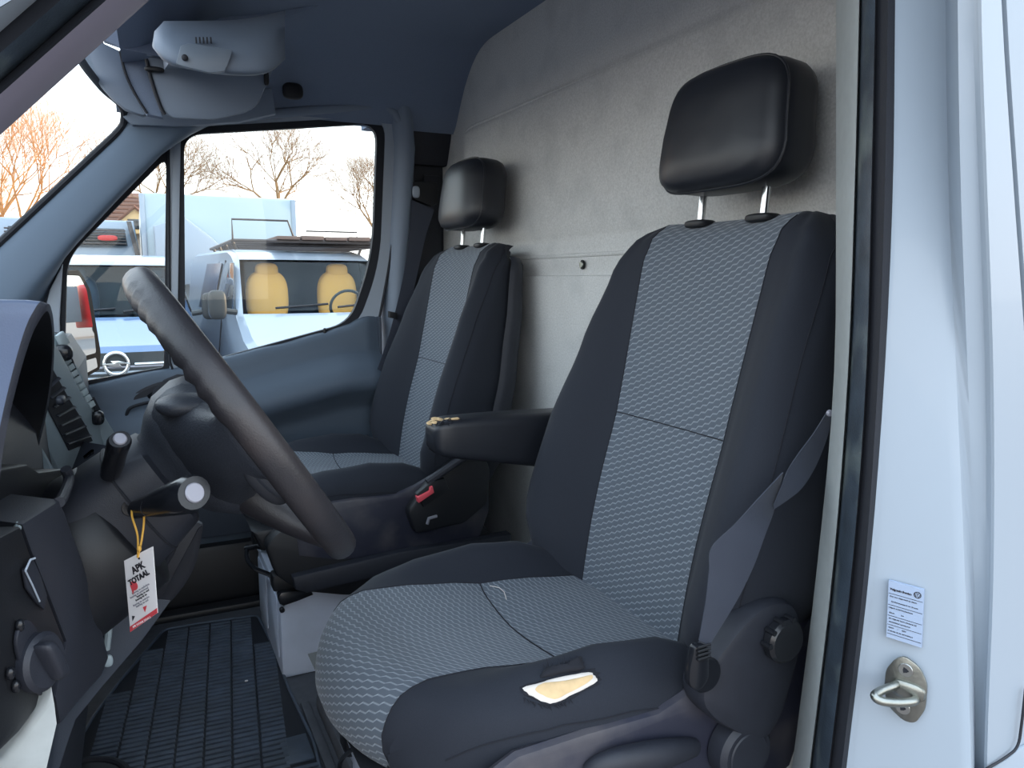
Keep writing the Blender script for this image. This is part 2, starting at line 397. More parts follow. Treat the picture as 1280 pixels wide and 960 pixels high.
box('side_upper_fill', (.66, 2.33, 2.06), (.94, 2.42, 2.30), 'head', wr, bev=0)
prism('lower_trim', [(.80, 2.375, 1.50), (.90, 2.375, 1.50), (.90, 2.375, 1.93), (.845, 2.375, 1.93)], (0, -.012, 0), 'plast', wr, bev=.004)
box('sill', (-.3, 2.27, .62), (.74, 2.42, .84), 'plastb', wr, bev=.02)
box('sill_ridge', (-.3, 2.20, .655), (.74, 2.25, .68), 'plastb', wr, bev=.006)

# passenger door
dr = sroot('door_1', 'passenger door with grey plastic trim and window', 'door', (.3, 2.33, .8))
DY = 2.30
def dp(x, y, Y=DY): return at(x, y, Y=Y)
win_in = round_poly([at(232, 459, Y=2.32), at(230, 168, Y=2.32), at(472, 154, Y=2.32), at(466, 320, Y=2.32), at(438, 403, Y=2.32)], [.01, .05, .06, .5, .06], 7)
win_out = round_poly([at(222, 464, Y=2.32), at(220, 160, Y=2.32), at(482, 145, Y=2.32), at(475, 330, Y=2.32), at(446, 410, Y=2.32)], [.012, .055, .07, .5, .07], 7)
fr_out = round_poly([at(212, 468, Y=2.32), at(210, 150, Y=2.32), at(496, 134, Y=2.32), at(492, 300, Y=2.32), at(470, 415, Y=2.32)], [.012, .07, .08, .5, .03], 7)
ring_frame('window_seal', win_out, win_in, (0, .02, 0), 'rubber', dr)
ring_frame('window_frame', [p + V(0, -.004, 0) for p in fr_out], [p + V(0, -.004, 0) for p in win_out], (0, .05, 0), 'frame', dr)
tube('frame_seal', resample([p + V(0, -.008, 0) for p in fr_out], 60), .004, 'rubber', dr, k=8, closed=True)
gp = [p + V(0, .012, 0) for p in win_out]
prism('window_pane', gp, (0, .004, 0), 'glass', dr, bev=0)
# quarter light
q_in = round_poly([at(80, 481, Y=2.32), at(84, 322, Y=2.32), at(208, 196, Y=2.32), at(205, 459, Y=2.32)], [.01, .05, .03, .01], 6)
q_out = round_poly([at(66, 490, Y=2.32), at(68, 314, Y=2.32), at(214, 172, Y=2.32), at(213, 464, Y=2.32)], [.01, .06, .045, .01], 6)
ring_frame('quarter_light_seal', q_out, q_in, (0, .02, 0), 'rubber', dr)
prism('quarter_light_pane', [p + V(0, .012, 0) for p in q_out], (0, .004, 0), 'glass', dr, bev=0)
a, b = at(211, 466, Y=2.312), at(219, 190, Y=2.312)
prism('divider_bar', [at(212, 466, Y=2.314), at(221, 466, Y=2.314), at(226, 175, Y=2.314), at(216, 180, Y=2.314)], (0, .03, 0), 'frame', dr, bev=.002)
# filler between pillar and quarter light
prism('mirror_triangle', [at(52, 500, Y=2.33), at(40, 330, Y=2.33), at(205, 160, Y=2.33), at(214, 176, Y=2.33), at(76, 318, Y=2.33), at(72, 490, Y=2.33)], (0, .02, 0), 'doord', dr, bev=.002)
# door trim upper: sculpted panel
def top_z(x): return interp([(-.35, 1.262), (-.19, 1.312), (.05, 1.352), (.20, 1.378), (.35, 1.408), (.50, 1.442), (.57, 1.462), (.62, 1.487), (.68, 1.494)], x)
xs = [-.40 + i * .02 for i in range(54)] + [.668]
xs = [x for x in xs if x <= .668]
rings = []
for x in xs:
    zt = top_z(x); e_ = min(1, max(0, (x + .05) / .6))
    zr = lerp(1.24, 1.375, e_)     # ledge line of the arm rest
    bul = .055 + .015 * e_
    pr = [(2.345, zt - .004), (2.322, zt), (2.305, zt - .006), (2.298, zt - .02), (2.293, lerp(zt, zr, .5)), (2.288, zr + .012), (2.283 - .004, zr), (2.283 - bul * .6, zr - .028), (2.283 - bul, zr - .060), (2.283 - bul - .004, zr - .085), (2.283 - bul + .012, zr - .112), (2.287, zr - .150), (2.292, zr - .18), (2.296, .78), (2.33, .75)]
    if x > .655: pr = [(min(2.345, y + .012), z) for y, z in pr]
    rings.append([V(x, y, z) for y, z in pr])
o = finish(loft_bm(rings, closed=False, caps=False), 'door_trim', 'door', dr, angle=50)
box('trim_edge', (.664, 2.285, .80), (.672, 2.345, 1.485), 'doord', dr, bev=.003)
prism('pocket_panel', [(.05, 2.284, 1.02), (.62, 2.284, 1.12), (.63, 2.284, .86), (.05, 2.284, .86)], (0, .01, 0), 'doord', dr, bev=.004)
# release lever in oval recess
ov = [at(197 + 34 * math.cos(t), 490 - 12 * math.sin(t) * 1.0 - 10 * math.cos(t), Y=2.296) for t in [2 * math.pi * i / 28 for i in range(28)]]
prism('handle_recess', ov, (0, -.0035, 0), 'plast', dr, bev=.001)
ov = [at(197 + 30 * math.cos(t), 490 - 9 * math.sin(t) - 9 * math.cos(t), Y=2.2915) for t in [2 * math.pi * i / 28 for i in range(28)]]
prism('recess_floor', ov, (0, -.0012, 0), 'plast', dr, bev=0)
tube('release_lever', cr([tuple(at(186, 496, Y=2.288)), tuple(at(196, 490, Y=2.278)), tuple(at(206, 487, Y=2.278)), tuple(at(214, 486, Y=2.288))], 5), .006, 'gloss', dr, k=8)
tube('grab_recess', cr([tuple(at(158, 520, Y=2.276)), tuple(at(163, 510, Y=2.276)), tuple(at(185, 503, Y=2.276)), tuple(at(205, 500, Y=2.276))], 5), .0045, 'rubber', dr, k=8)
p_ = at(406, 414, Y=2.316)
o = finish(cyl_bm(p_ - V(0, 0, .014), (0, 0, 1), .0055, .022, 12, .002), 'lock_knob', 'plastb', dr)
cyl('knob_tip', p_ + V(0, 0, .008), (0, 0, 1), .004, .002, 'silver', dr, k=10, bev=.0005)

# windscreen
wn = sroot('window_1', 'windscreen of the van seen from inside at the left', 'window', (-.3, 1.4, 1.7))
pas = [V(-.62, 2.24, 1.36), V(-.303, 2.25, 1.69), V(-.13, 2.25, 1.86), V(-.03, 2.25, 1.965), V(-.005, 2.24, 2.015)]
drv = [V(-.02, -.03, .03) + q for q in [V(-.55, .60, 1.22), V(-.24, .60, 1.52), V(-.09, .60, 1.67), V(.0, .60, 1.76), V(.22, .60, 2.0)]]
pr_, dv_ = resample(pas, 16, False), resample(drv, 16, False)
rings = []
for p, q in zip(pr_, dv_):
    rings.append([p.lerp(q, j / 16) + V(-.14, 0, .02) * math.sin(math.pi * j / 16) for j in range(17)])
o = finish(loft_bm(rings, closed=False, caps=False), 'windscreen_pane', 'glass', wn)
sp_ = [at(-30, 330, Y=2.25), at(0, 303, Y=2.25), at(60, 247, Y=2.25), at(110, 200, Y=2.25), at(147, 165, Y=2.25), at(155, 150, Y=2.24), at(152, 132, Y=2.2), at(130, 112, Y=2.12), at(110, 88, Y=2.0), at(98, 70, Y=1.85)]
tube('windscreen_seal', cr([tuple(p) for p in sp_], 5), .009, 'rubber', wn, k=8)

# passenger A pillar trim
ap = sroot('trim_1', 'blue grey passenger side windscreen pillar trim', 'pillar trim', (-.1, 2.28, 1.8))
top_e = [at(-40, 338, Y=2.25), at(0, 305, Y=2.25), at(60, 249, Y=2.25), at(110, 202, Y=2.25), at(148, 167, Y=2.25), at(162, 146, Y=2.24)]
mid_e = [at(-20, 395, Y=2.235), at(20, 352, Y=2.235), at(80, 290, Y=2.235), at(130, 240, Y=2.235), at(180, 190, Y=2.235), at(225, 150, Y=2.235)]
mid2 = [at(0, 425, Y=2.25), at(38, 375, Y=2.25), at(95, 303, Y=2.25), at(150, 245, Y=2.25), at(200, 195, Y=2.25), at(250, 157, Y=2.25)]
low_e = [at(20, 450, Y=2.335), at(52, 385, Y=2.335), at(80, 322, Y=2.335), at(150, 245, Y=2.335), at(206, 182, Y=2.335), at(262, 158, Y=2.335)]
E_ = [resample(l, 18, False) for l in (top_e, mid_e, mid2, low_e)]
rings = [[E_[0][i] + V(0, .05, 0)] + [E_[k][i] for k in range(4)] for i in range(18)]
finish(loft_bm([cr([tuple(p) for p in r], 4) for r in rings], closed=False, caps=False), 'pillar_cover', 'pillar', ap, angle=60)
prism('pillar_foot', [at(60, 500, Y=2.30), at(48, 420, Y=2.30), at(62, 362, Y=2.30), at(78, 330, Y=2.30), at(74, 400, Y=2.30), at(76, 495, Y=2.30)], (0, .03, 0), 'frame', ap, bev=.003)
# header rail between pillar and rear post, over the door
hr = [tuple(at(205, 168, Y=2.30)), tuple(at(240, 155, Y=2.30)), tuple(at(300, 147, Y=2.30)), tuple(at(400, 137, Y=2.30)), tuple(at(478, 133, Y=2.30)), tuple(at(500, 152, Y=2.30))]
tube('header_rail', cr(hr, 6), .013, 'trim', ap, k=12)
rail_hi = [V(-.02, 2.30, 2.055), V(.2, 2.315, 2.06), V(.5, 2.315, 2.07), V(.75, 2.32, 2.09)]
finish(strip_bm(rail_hi, [p + V(0, .05, -.015) for i, p in enumerate(rail_hi)], .004), 'header_fill', 'trim', ap)

# driver side A pillar: painted post, seal and inner trim, running up from the left edge
da = sroot('trim_2', 'grey driver side windscreen pillar with black door seal at the top left', 'pillar trim', (0, .57, 1.75))
def ext_line(y0, y1, Y):     # line through the two measured points, made longer both ways
    p, q = at(0, y0, Y=Y), at(*y1, Y=Y); d = q - p
    return [p - d * 2.5, p, q, q + d * 3.0]
Lp = [ext_line(169, (187, 0), .60), ext_line(150, (165, 0), .575), ext_line(118, (133, 0), .555), ext_line(102, (115, 0), .57), ext_line(94, (106, 0), .56), ext_line(66, (76, 0), .545), ext_line(40, (46, 0), .55), ext_line(-60, (-60, 1), .55)]
for nm, i, j, m_, th in (('pillar_trim', 0, 2, 'lilac', .02), ('seal_groove', 2, 3, 'rubber', .02), ('door_seal', 3, 5, 'seal', .02), ('seal_lip', 5, 6, 'rubber', .02)):
    rings = [[tuple(L_[k]) for L_ in Lp[i:j + 1]] for k in range(4)]
    rr = []
    for r in rings:
        pts = [V(*p) for p in r]; back = [p + V(-.01, .03, .012) for p in pts[::-1]]
        rr.append(cr([tuple(p) for p in pts], 3) + [q for q in back])
    finish(loft_bm(rr), nm, m_, da)
Lq = [[tuple(p) for p in l] for l in (ext_line(40, (46, 0), .548), ext_line(10, (16, 0), .52), ext_line(-30, (-34, 0), .515))]
rr = [[V(*l[k]) for l in Lq] + [V(*l[k]) + V(-.01, .04, .012) for l in Lq[::-1]] for k in range(4)]
finish(loft_bm(rr), 'painted_post', 'white', da)

# driver side B pillar and rear body side
bl = sroot('wall_left', 'glossy white painted door pillar and body side on the driver side', 'body side', (.67, .45, .6))
# horizontal section of the door aperture; each column follows the measured curve over height
def colm(name, cols, m_, angle=45):
    n = len(cols[0]); A = [resample(cr([tuple(p) for p in c], 6), 30, False) for c in cols]
    return finish(loft_bm([[c[i] for c in A] for i in range(30)], closed=False, caps=False), name, m_, bl, angle=angle)
YY = (-430, -160, 0, 240, 480, 720, 960, 1300)
def C_(pxs, X=None, Y=None):
    pxs = (pxs[0],) + tuple(pxs)
    return [at(x, y, X=X, Y=Y) for x, y in zip(pxs, YY)]
s0 = C_((1046, 1045, 1045, 1042, 1020, 990, 948), X=.70)
s1 = C_((1076, 1074, 1068, 1059, 1040, 1012, 972), X=.655)
s1b = C_((1078, 1076, 1070, 1061, 1042, 1014, 974), X=.67)
colm('inner_flange', [[p + V(.06, .02, 0) for p in s0], s0, s1, s1b], 'strip')
k0 = s1b
k1 = C_((1084, 1082, 1077, 1069, 1050, 1022, 984), X=.628)
k2 = C_((1096, 1094, 1089, 1082, 1064, 1036, 998), X=.622)
k3 = C_((1098, 1096, 1091, 1084, 1066, 1038, 1000), X=.629)
k4 = C_((1112, 1110, 1106, 1097, 1080, 1052, 1012), X=.620)
k5 = C_((1121, 1119, 1116, 1105, 1086, 1058, 1018), X=.632)
colm('door_seal', [k0, k1, k2], 'seal', 60); colm('seal_lip', [k2, k3, k4, k5], 'rubber', 60)
w0 = k5
w1 = C_((1128, 1126, 1122, 1112, 1094, 1066, 1026), X=.640)
w2 = C_((1168, 1168, 1172, 1180, 1192, 1200, 1206), X=.672)
w3 = C_((1182, 1182, 1186, 1196, 1206, 1214, 1220), X=.683)
w4 = C_((1200, 1199, 1203, 1212, 1219, 1221, 1224), Y=.440)
w5 = C_((1216, 1215, 1224, 1232, 1232, 1226, 1226), Y=.436)
w6 = C_((1224, 1222, 1230, 1238, 1238, 1230, 1229), Y=.430)
A = [w0, w1, w2, w3, w4, w5, w6]
# dent of the pressing above the striker
for i, z_ in enumerate(YY):
    if z_ in (480,): A[1][i] += V(0, 0, 0)
colm('pillar_face', A[:4], 'white', 60)
colm('pillar_step', [A[3], [p + V(.004, .004, 0) for p in w4], w5, w6], 'white', 60)
g0 = C_((1246, 1248, 1264, 1281, 1290, 1296, 1300), Y=.430)
colm('outer_skin', [w6, [p + V(0, -.003, 0) for p in w6], [p + V(.004, 0, 0) for p in g0], [p + V(.006, .02, 0) for p in g0]], 'white', 60)
colm('panel_gap', [[p + V(.003, .012, 0) for p in g0], [p + V(.016, .012, 0) for p in g0]], 'rubber', 60)
h0 = [p + V(.011, 0, 0) for p in g0]
colm('rear_panel', [[p + V(0, .02, 0) for p in h0], h0, [p + V(1.6, 0, 0) for p in h0]], 'white', 60)
# closing wall behind the pillar and lower sill
box('pillar_back', (.72, .46, .6), (1.0, .60, 2.3), 'plast', bl, bev=0)
prism('sill', [(.30, .52, .62), (2.2, .52, .62), (2.2, .52, 1.0), (.74, .52, 1.0), (.70, .52, .72), (.30, .52, .70)], (0, .08, 0), 'white', bl, bev=.01)
prism('lower_panel', [at(1228, 968, Y=.425), at(1262, 948, Y=.425), at(1276, 936, Y=.425), at(1300, 925, Y=.425), at(1400, 925, Y=.425), at(1400, 1060, Y=.425), at(1232, 1060, Y=.425)], (0, .004, 0), 'white', bl, bev=.001)
tube('lower_gap', cr([tuple(at(1225, 966, Y=.424)), tuple(at(1258, 946, Y=.424)), tuple(at(1272, 932, Y=.424)), tuple(at(1277, 905, Y=.424)), tuple(at(1282, 860, Y=.424))], 5), .0014, 'rubber', bl, k=6)
box('door_header', (.0, .50, 2.06), (1.0, .60, 2.33), 'trim', bl, bev=.01)

# ------------------------------------------------------------------ seats
def uvmesh(rows, uvs, name, m, parent, smooth=True):
    """grid surface with a UV map in metres"""
    me = bpy.data.meshes.new(name); nr, nc = len(rows), len(rows[0])
    vs = [tuple(p) for r in rows for p in r]
    fs = [(i * nc + j, i * nc + j + 1, (i + 1) * nc + j + 1, (i + 1) * nc + j) for i in range(nr - 1) for j in range(nc - 1)]
    me.from_pydata(vs, [], fs); uvl = me.uv_layers.new(name='UVMap'); fl_ = [u for r in uvs for u in r]
    for lp in me.loops: uvl.data[lp.index].uv = fl_[lp.vertex_index]
    return link(me, name, m, parent, smooth, 60)
def spline_row(ctrl, ks):
    """catmull-rom through ctrl with ks[i] samples in segment i"""
    P = [V(*p) for p in ctrl]; n = len(P); out = []
    for i in range(n - 1):
        a, b, c, d = P[max(0, i - 1)], P[i], P[i + 1], P[min(n - 1, i + 2)]
        for j in range(ks[i]):
            t = j / ks[i]; out.append(.5 * ((2 * b) + (c - a) * t + (2 * a - 5 * b + 4 * c - d) * t * t + (3 * b - a - 3 * c + d) * t ** 3))
    out.append(P[-1]); return out

BK = {}
def make_seat(name, label, cat, torn):
    CY = .93
    root = thing(name, label, cat, (.47, CY, .66))
    # ---- backrest
    H = .625; z0 = 1.065
    hs = [0, .012, .03, .06] + [.10 + .03 * i for i in range(15)] + [.545, .565, .585, .60, .612, .620, .625]
    hs = sorted(set(round(h, 4) for h in hs))
    rows = []
    for h in hs:
        wd = interp([(0, .20), (.05, .240), (.14, .275), (.28, .268), (.42, .248), (.54, .233), (.585, .222), (.61, .200), (.625, .172)], h)
        b = interp([(0, .045), (.10, .075), (.28, .068), (.42, .045), (.54, .020), (.60, .006), (.625, 0)], h)
        th = interp([(0, .085), (.1, .10), (.45, .085), (.57, .07), (.61, .05), (.625, .030)], h)
        fr = interp([(0, 0), (.56, 0), (.60, .010), (.615, .024), (.625, .042)], h)
        f = interp([(0, .128), (.3, .132), (.6, .146)], h)
        xf = .662 + .225 * h + fr - .008 * math.sin(math.pi * min(1, h / .3))
        z = z0 + h
        half = [(0, .004), (f * .55, .006), (f, .014), (f + (wd - f) * .45, b * .75 + .008), (wd - (wd - f) * .22, b + .006), (wd, b - .030), (wd + .002, -.03 if th > .05 else -.012), (wd - .012, -th + .015), (wd - .05, -th - .004), (0, -th - .012)]
        ks = [5, 5, 5, 5, 5, 5, 4, 4, 5]
        pts = spline_row([(s, d, 0) for s, d in half], ks)
        rows.append((z, xf, pts))
    nF = 10     # index of the fabric edge
    def P3(z, xf, p, sg): return V(xf - p.y, CY + sg * p.x, z + p.y * .20)
    full = [[P3(z, xf, p, -1) for p in pts[::-1]] + [P3(z, xf, p, 1) for p in pts[1:]] for z, xf, pts in rows]
    mid = len(rows[0][2]) - 1
    ih = min(range(len(hs)), key=lambda i: abs(hs[i] - .31))
    def panel(nm, a, b):
        rr = [full[i][mid - nF:mid + nF + 1] for i in range(a, b + 1)]
        uv = [[((CY - p.y), hs[i]) for p in full[i][mid - nF:mid + nF + 1]] for i in range(a, b + 1)]
        return uvmesh(rr, uv, nm, 'fabric', root)
    panel('lower_back_panel', 0, ih); panel('upper_back_panel', ih, len(hs) - 1)
    # dark cover: everything but the fabric, with top and bottom closed
    bm = bmesh.new(); vs = [[bm.verts.new(p) for p in r[:-1]] for r in full]; n = len(vs[0])
    for a, b in zip(vs, vs[1:]):
        for i in range(n):
            if mid - nF <= i < mid + nF: continue
            j = (i + 1) % n; bm.faces.new((a[i], a[j], b[j], b[i]))
    bm.faces.new(vs[0][::-1])
    bm.faces.new(vs[-1])
    cover = finish(bm, 'backrest_cover', 'bolster', root, angle=60)
    # seams
    def along(idx, off, a=1, b=None): return [full[i][idx] + V(-off, 0, off * .2) for i in range(a, b or len(hs) - 1)]
    tube('edge_seam', along(mid - nF, .0004), .0008, 'fray', root, k=6); tube('edge_seam', along(mid + nF, .0004), .0008, 'fray', root, k=6)
    tube('cross_seam', [p + V(-.0006, 0, 0) for p in full[ih][mid - nF:mid + nF + 1]], .0009, 'fray', root, k=6)
    for sg in (-1, 1):
        ix = mid + sg * 24
        tube('side_seam', [full[i][ix] + V(-.0006, sg * .0006, 0) for i in range(3, len(hs) - 2)], .0008, 'fray', root, k=6)
    # rear plastic shell
    rr = []
    for z, xf, pts in rows[2:-3]:
        wd = max(p.x for p in pts); th = -pts[-1].y
        ctrl = [(-wd - .002, -th * .55, 0), (-wd - .006, -th * .8, 0), (-wd + .03, -th - .010, 0), (0, -th - .018, 0), (wd - .03, -th - .010, 0), (wd + .006, -th * .8, 0), (wd + .002, -th * .55, 0)]
        rr.append([V(xf - p.y, CY + p.x, z + p.y * .2) for p in cr(ctrl, 4)])
    finish(loft_bm(rr, closed=False, caps=False), 'rear_shell', 'plast', root, angle=60)
    # ---- head restraint
    hr_ = thing_part('head_restraint', root)
    zb, zt = 1.733, 1.918
    rings = []
    for d, sc, dz in ((-.010, .0, 0), (-.010, .45, 0), (-.006, .80, 0), (.004, .93, 0), (.018, .985, 0), (.045, 1.0, 0), (.085, .99, -.002), (.100, .955, -.004), (.110, .88, -.006), (.115, .6, -.008), (.116, 0.01, -.008)):
        ring = []
        for j in range(40):
            a = 2 * math.pi * j / 40; q = lambda x: math.copysign(abs(x) ** (2 / 4.2), x)
            y_ = q(math.cos(a)); zz = q(math.sin(a))
            hw = .134 + .006 * (-zz)                      # a little wider at the bottom
            lean = .012 * zz * sc
            ring.append(V(.780 + d * (.9 if d > .05 else 1) + lean + .012 * (abs(y_) * sc) ** 2 * (d < .03), CY + .0 + hw * sc * y_ * (1 - .03 * (zz > 0)), (zb + zt) / 2 + (zt - zb) / 2 * max(sc, .02) * zz + dz))
        rings.append(ring)
    hd = finish(loft_bm(rings), 'head_restraint', 'leather', root, angle=70)
    bpy.data.objects.remove(hr_, do_unlink=True)
    # piping between front face and side face
    pr = [p + V(-.001, 0, 0) for p in rings[4]]
    tube('piping', resample([(p - V(.83, CY, 1.825)) * 1.004 + V(.83, CY, 1.825) for p in rings[4]], 60), .0022, 'leather', hd, k=6, closed=True)
    for sg in (-1, 1):
        tube('post', [(.830, CY + sg * .070, 1.66), (.838, CY + sg * .070, 1.76)], .0065, 'chrome', hd, k=14)
        o = finish(ell_bm((.831, CY + sg * .070, 1.689), (.020, .026, .007), 3, nu=20, nv=8), 'post_guide', 'plastb', root)
    # ---- cushion
    CC = .925
    xs_ = [.172, .176, .184, .196, .212, .235, .26, .29, .32, .36, .40, .45, .50, .55, .60, .64, .67, .70]
    rows = []
    for x in xs_:
        wd = interp([(.172, .160), (.176, .182), (.184, .200), (.20, .216), (.235, .232), (.29, .240), (.4, .245), (.6, .245), (.70, .225)], x)
        zt = interp([(.172, 1.090), (.176, 1.106), (.184, 1.120), (.196, 1.131), (.212, 1.137), (.235, 1.140), (.29, 1.135), (.40, 1.117), (.5, 1.103), (.6, 1.092), (.70, 1.082)], x)
        br = interp([(.172, -.020), (.20, -.012), (.26, .006), (.36, .034), (.45, .054), (.55, .058), (.64, .038), (.70, .0)], x)
        zb_ = interp([(.172, 1.045), (.176, 1.020), (.19, 1.000), (.22, .985), (.4, 1.02), (.70, 1.04)], x)
        f = interp([(.172, .142), (.2, .142), (.3, .140), (.5, .140), (.7, .150)], x); f = min(f, wd * .88)
        half = [(0, zt), (f * .5, zt + .001 + br * .05), (f, zt + .001 + br * .22), (f + (wd - f) * .5, zt + br), (wd - .012, zt + br * .7 - .012), (wd + .002, zt + br * .5 - .035), (wd + .002, (zt + zb_) / 2 - .012), (wd - .008, zb_)]
        pts = spline_row([(s, z, 0) for s, z in half], [5, 5, 5, 5, 4, 3, 3])
        rows.append((x, pts))
    def bend(x, s): return x + .008 * max(0, min(1, (.62 - x) / .44)) + 2.0 * s * s * max(0, min(1, (.62 - x) / .44)) ** 1.3     # rounded nose in plan
    full = [[V(bend(x, p.x), CC - p.x, p.y) for p in pts[::-1]] + [V(bend(x, p.x), CC + p.x, p.y) for p in pts[1:]] for x, pts in rows]
    mid = len(rows[0][1]) - 1
    # the transverse stitched groove
    ic = min(range(len(xs_)), key=lambda i: abs(xs_[i] - .45))
    for j in range(mid - nF, mid + nF + 1): full[ic][j].z -= .005
    # front face below the nose: rows going down at x=.172
    first = full[0]; low = []
    for k_ in (1, .75, .5, .25, 0):
        row = []
        for j, p in enumerate(first):
            zbm = 1.005; z = lerp(p.z, min(p.z, zbm), k_)
            row.append(V(p.x + .045 * k_ ** 2 - .006 * math.sin(math.pi * (1 - k_)) * (1 - (abs(p.y - CC) / .16) ** 4), p.y, z))
        low.append(row)
    allr = low[:-1] + full; s_arc = [0]
    for a, b in zip(allr, allr[1:]): s_arc.append(s_arc[-1] + (a[mid] - b[mid]).length)
    ia = len(low) - 1 + ic
    def cpanel(nm, a, b):
        rr = [allr[i][mid - nF:mid + nF + 1] for i in range(a, b + 1)]
        uv = [[(CC - p.y, s_arc[i]) for p in allr[i][mid - nF:mid + nF + 1]] for i in range(a, b + 1)]
        return uvmesh(rr, uv, nm, 'fabric', root)
    p1 = cpanel('front_seat_panel', 0, ia); p2 = cpanel('rear_seat_panel', ia, len(allr) - 1)
    bm = bmesh.new(); vs = [[bm.verts.new(p) for p in r] for r in allr]; n = len(vs[0])
    for a, b in zip(vs, vs[1:]):
        for i in range(n - 1):
            if mid - nF <= i < mid + nF: continue
            bm.faces.new((a[i], a[i + 1], b[i + 1], b[i]))
    for a, b in zip(vs, vs[1:]): bm.faces.new((a[0], b[0], b[-1], a[-1]))
    bm.faces.new(vs[-1])
    cc = finish(bm, 'cushion_cover', 'bolster', root, angle=60)
    for sg in (-1, 1): tube('edge_seam', [r[mid + sg * nF] + V(0, 0, .0004) for r in allr[:-1]], .0008, 'fray', root, k=6)
    tube('cross_seam', [p + V(0, 0, .001) for p in allr[ia][mid - nF:mid + nF + 1]], .0009, 'fray', root, k=6)
    bt = BVHTree.FromPolygons([tuple(p) for r in allr for p in r], [(i * n + j, i * n + j + 1, (i + 1) * n + j + 1, (i + 1) * n + j) for i in range(len(allr) - 1) for j in range(n - 1)])
    BK['cushion'] = bt
    for sg in (-1, 1):      # side seam line of the bolster
        tube('side_seam', [r[mid + sg * 24] + V(0, sg * .0006, .0006) for r in allr[6:-1]], .0008, 'fray', root, k=6)
    # ---- seat pan, skirt and steel box
    prism('seat_pan', [(.20, CC - .20, 1.035), (.68, CC - .20, 1.045), (.70, CC - .20, .99), (.22, CC - .20, .985)], (0, .40, 0), 'plastb', root, bev=.01)
    for sg in (-1, 1):
        y0 = CC + sg * .256; y1 = CC + sg * .236
        # sculpted side shield
        top = [(.285, 1.050), (.30, 1.080), (.335, 1.096), (.42, 1.098), (.52, 1.096), (.57, 1.112), (.62, 1.135), (.68, 1.175), (.74, 1.190), (.765, 1.165), (.765, 1.10)]
        bot = [(.765, 1.02), (.74, .96), (.66, .93), (.50, .945), (.38, .955), (.29, .98)]
        pts = [(x, y0, z) for x, z in top + bot]
        prism('side_shield', pts, (0, y1 - y0, 0), 'skirt', root, bev=.010)
    nb = box('steel_seat_box', (.255, CC - .19, .662), (.66, CC + .16, .885), 'metal', root, bev=.006)
    for y_a, y_b in ((CC - .165, CC - .02), (CC + .005, CC + .145)):
        prism('recessed_panel', round_poly([(.2545, y_a, .70), (.2545, y_b, .70), (.2545, y_b, .855), (.2545, y_a, .855)], .012, 4), (-.003, 0, 0), 'metal', nb, bev=.0015)
    box('box_lip', (.250, CC - .19, .872), (.30, CC + .17, .888), 'metal', nb, bev=.004)
    box('runner', (.24, CC - .205, .885), (.70, CC - .160, .925), 'plastb', root, bev=.006)
    box('runner', (.24, CC + .130, .885), (.70, CC + .175, .925), 'plastb', root, bev=.006)
    prism('plinth', [(.30, CC - .185, .90), (.70, CC - .185, .90), (.70, CC - .185, 1.0), (.27, CC - .185, 1.0)], (0, .34, 0), 'plastb', root, bev=.012)
    return root

def thing_part(name, parent):
    o = bpy.data.objects.new(name, None); return o
def copy_tree(o, parent=None):
    c = o.copy(); COL.objects.link(c)
    if parent: c.parent = parent
    for ch in [x for x in bpy.data.objects if x.parent == o]: copy_tree(ch, c)
    return c
seat = make_seat('seat', 'large driver seat in front with a torn hole in its patterned cushion edge', 'seat', True)
seat2 = copy_tree(seat); seat2.location = (.47, .93 + 1.018, .66)
seat2['_b'] = (.47, .93 + 1.018, .66); seat2['label'] = 'far passenger seat beside the window with small grey fabric backrest'
SH = V(0, 1.018, 0)

# extra parts of the near seat ------------------------------------------------
ctr = V(.64, .690, 1.015)
kb = cyl('recline_knob', at(912, 925, Y=.672), (0, -1, 0), .040, .034, 'plast', seat, k=40, bev=.006)
cyl('knob_cap', at(912, 925, Y=.672) - V(0, .033, 0), (0, -1, 0), .029, .003, 'plast', kb, k=36, bev=.0015)
lv = [at(735, 966, Y=.665), at(760, 956, Y=.655), at(800, 948, Y=.652), at(840, 940, Y=.655), at(868, 934, Y=.665)]
tube('height_lever', cr([tuple(p) for p in lv], 5), [.009 + .006 * math.sin(math.pi * i / 20) for i in range(21)], 'plast', seat, k=14, flat=1.2, upv=(0, 0, 1))
br = round_poly([tuple(at(x, y, Y=.635)) for x, y in ((876, 880), (890, 834), (932, 780), (965, 752), (998, 754), (1008, 800), (994, 850), (980, 900), (955, 935), (896, 905))], .03, 6)
prism('recliner_cover', br, (0, .045, 0), 'plast', seat, bev=.010)
for (x, y, r_) in ((972, 796, .027),):
    q = cyl('lumbar_knob', at(x, y, Y=.636), (0, -1, 0), r_, .018, 'gloss', seat, k=36, bev=.004)
    for i in range(10):
        a_ = 2 * math.pi * i / 10; c_ = at(x, y, Y=.636)
        if i in (2, 3, 4, 5): tube('grip_rib', [c_ + V(r_ * math.cos(a_), -.003, r_ * math.sin(a_)), c_ + V(r_ * math.cos(a_), -.017, r_ * math.sin(a_))], .0035, 'gloss', q, k=8)
# belt bracket plate
cyl('belt_plate', at(880, 842, Y=.634), (0, -1, 0), .021, .006, 'gloss', seat, k=28, bev=.002)
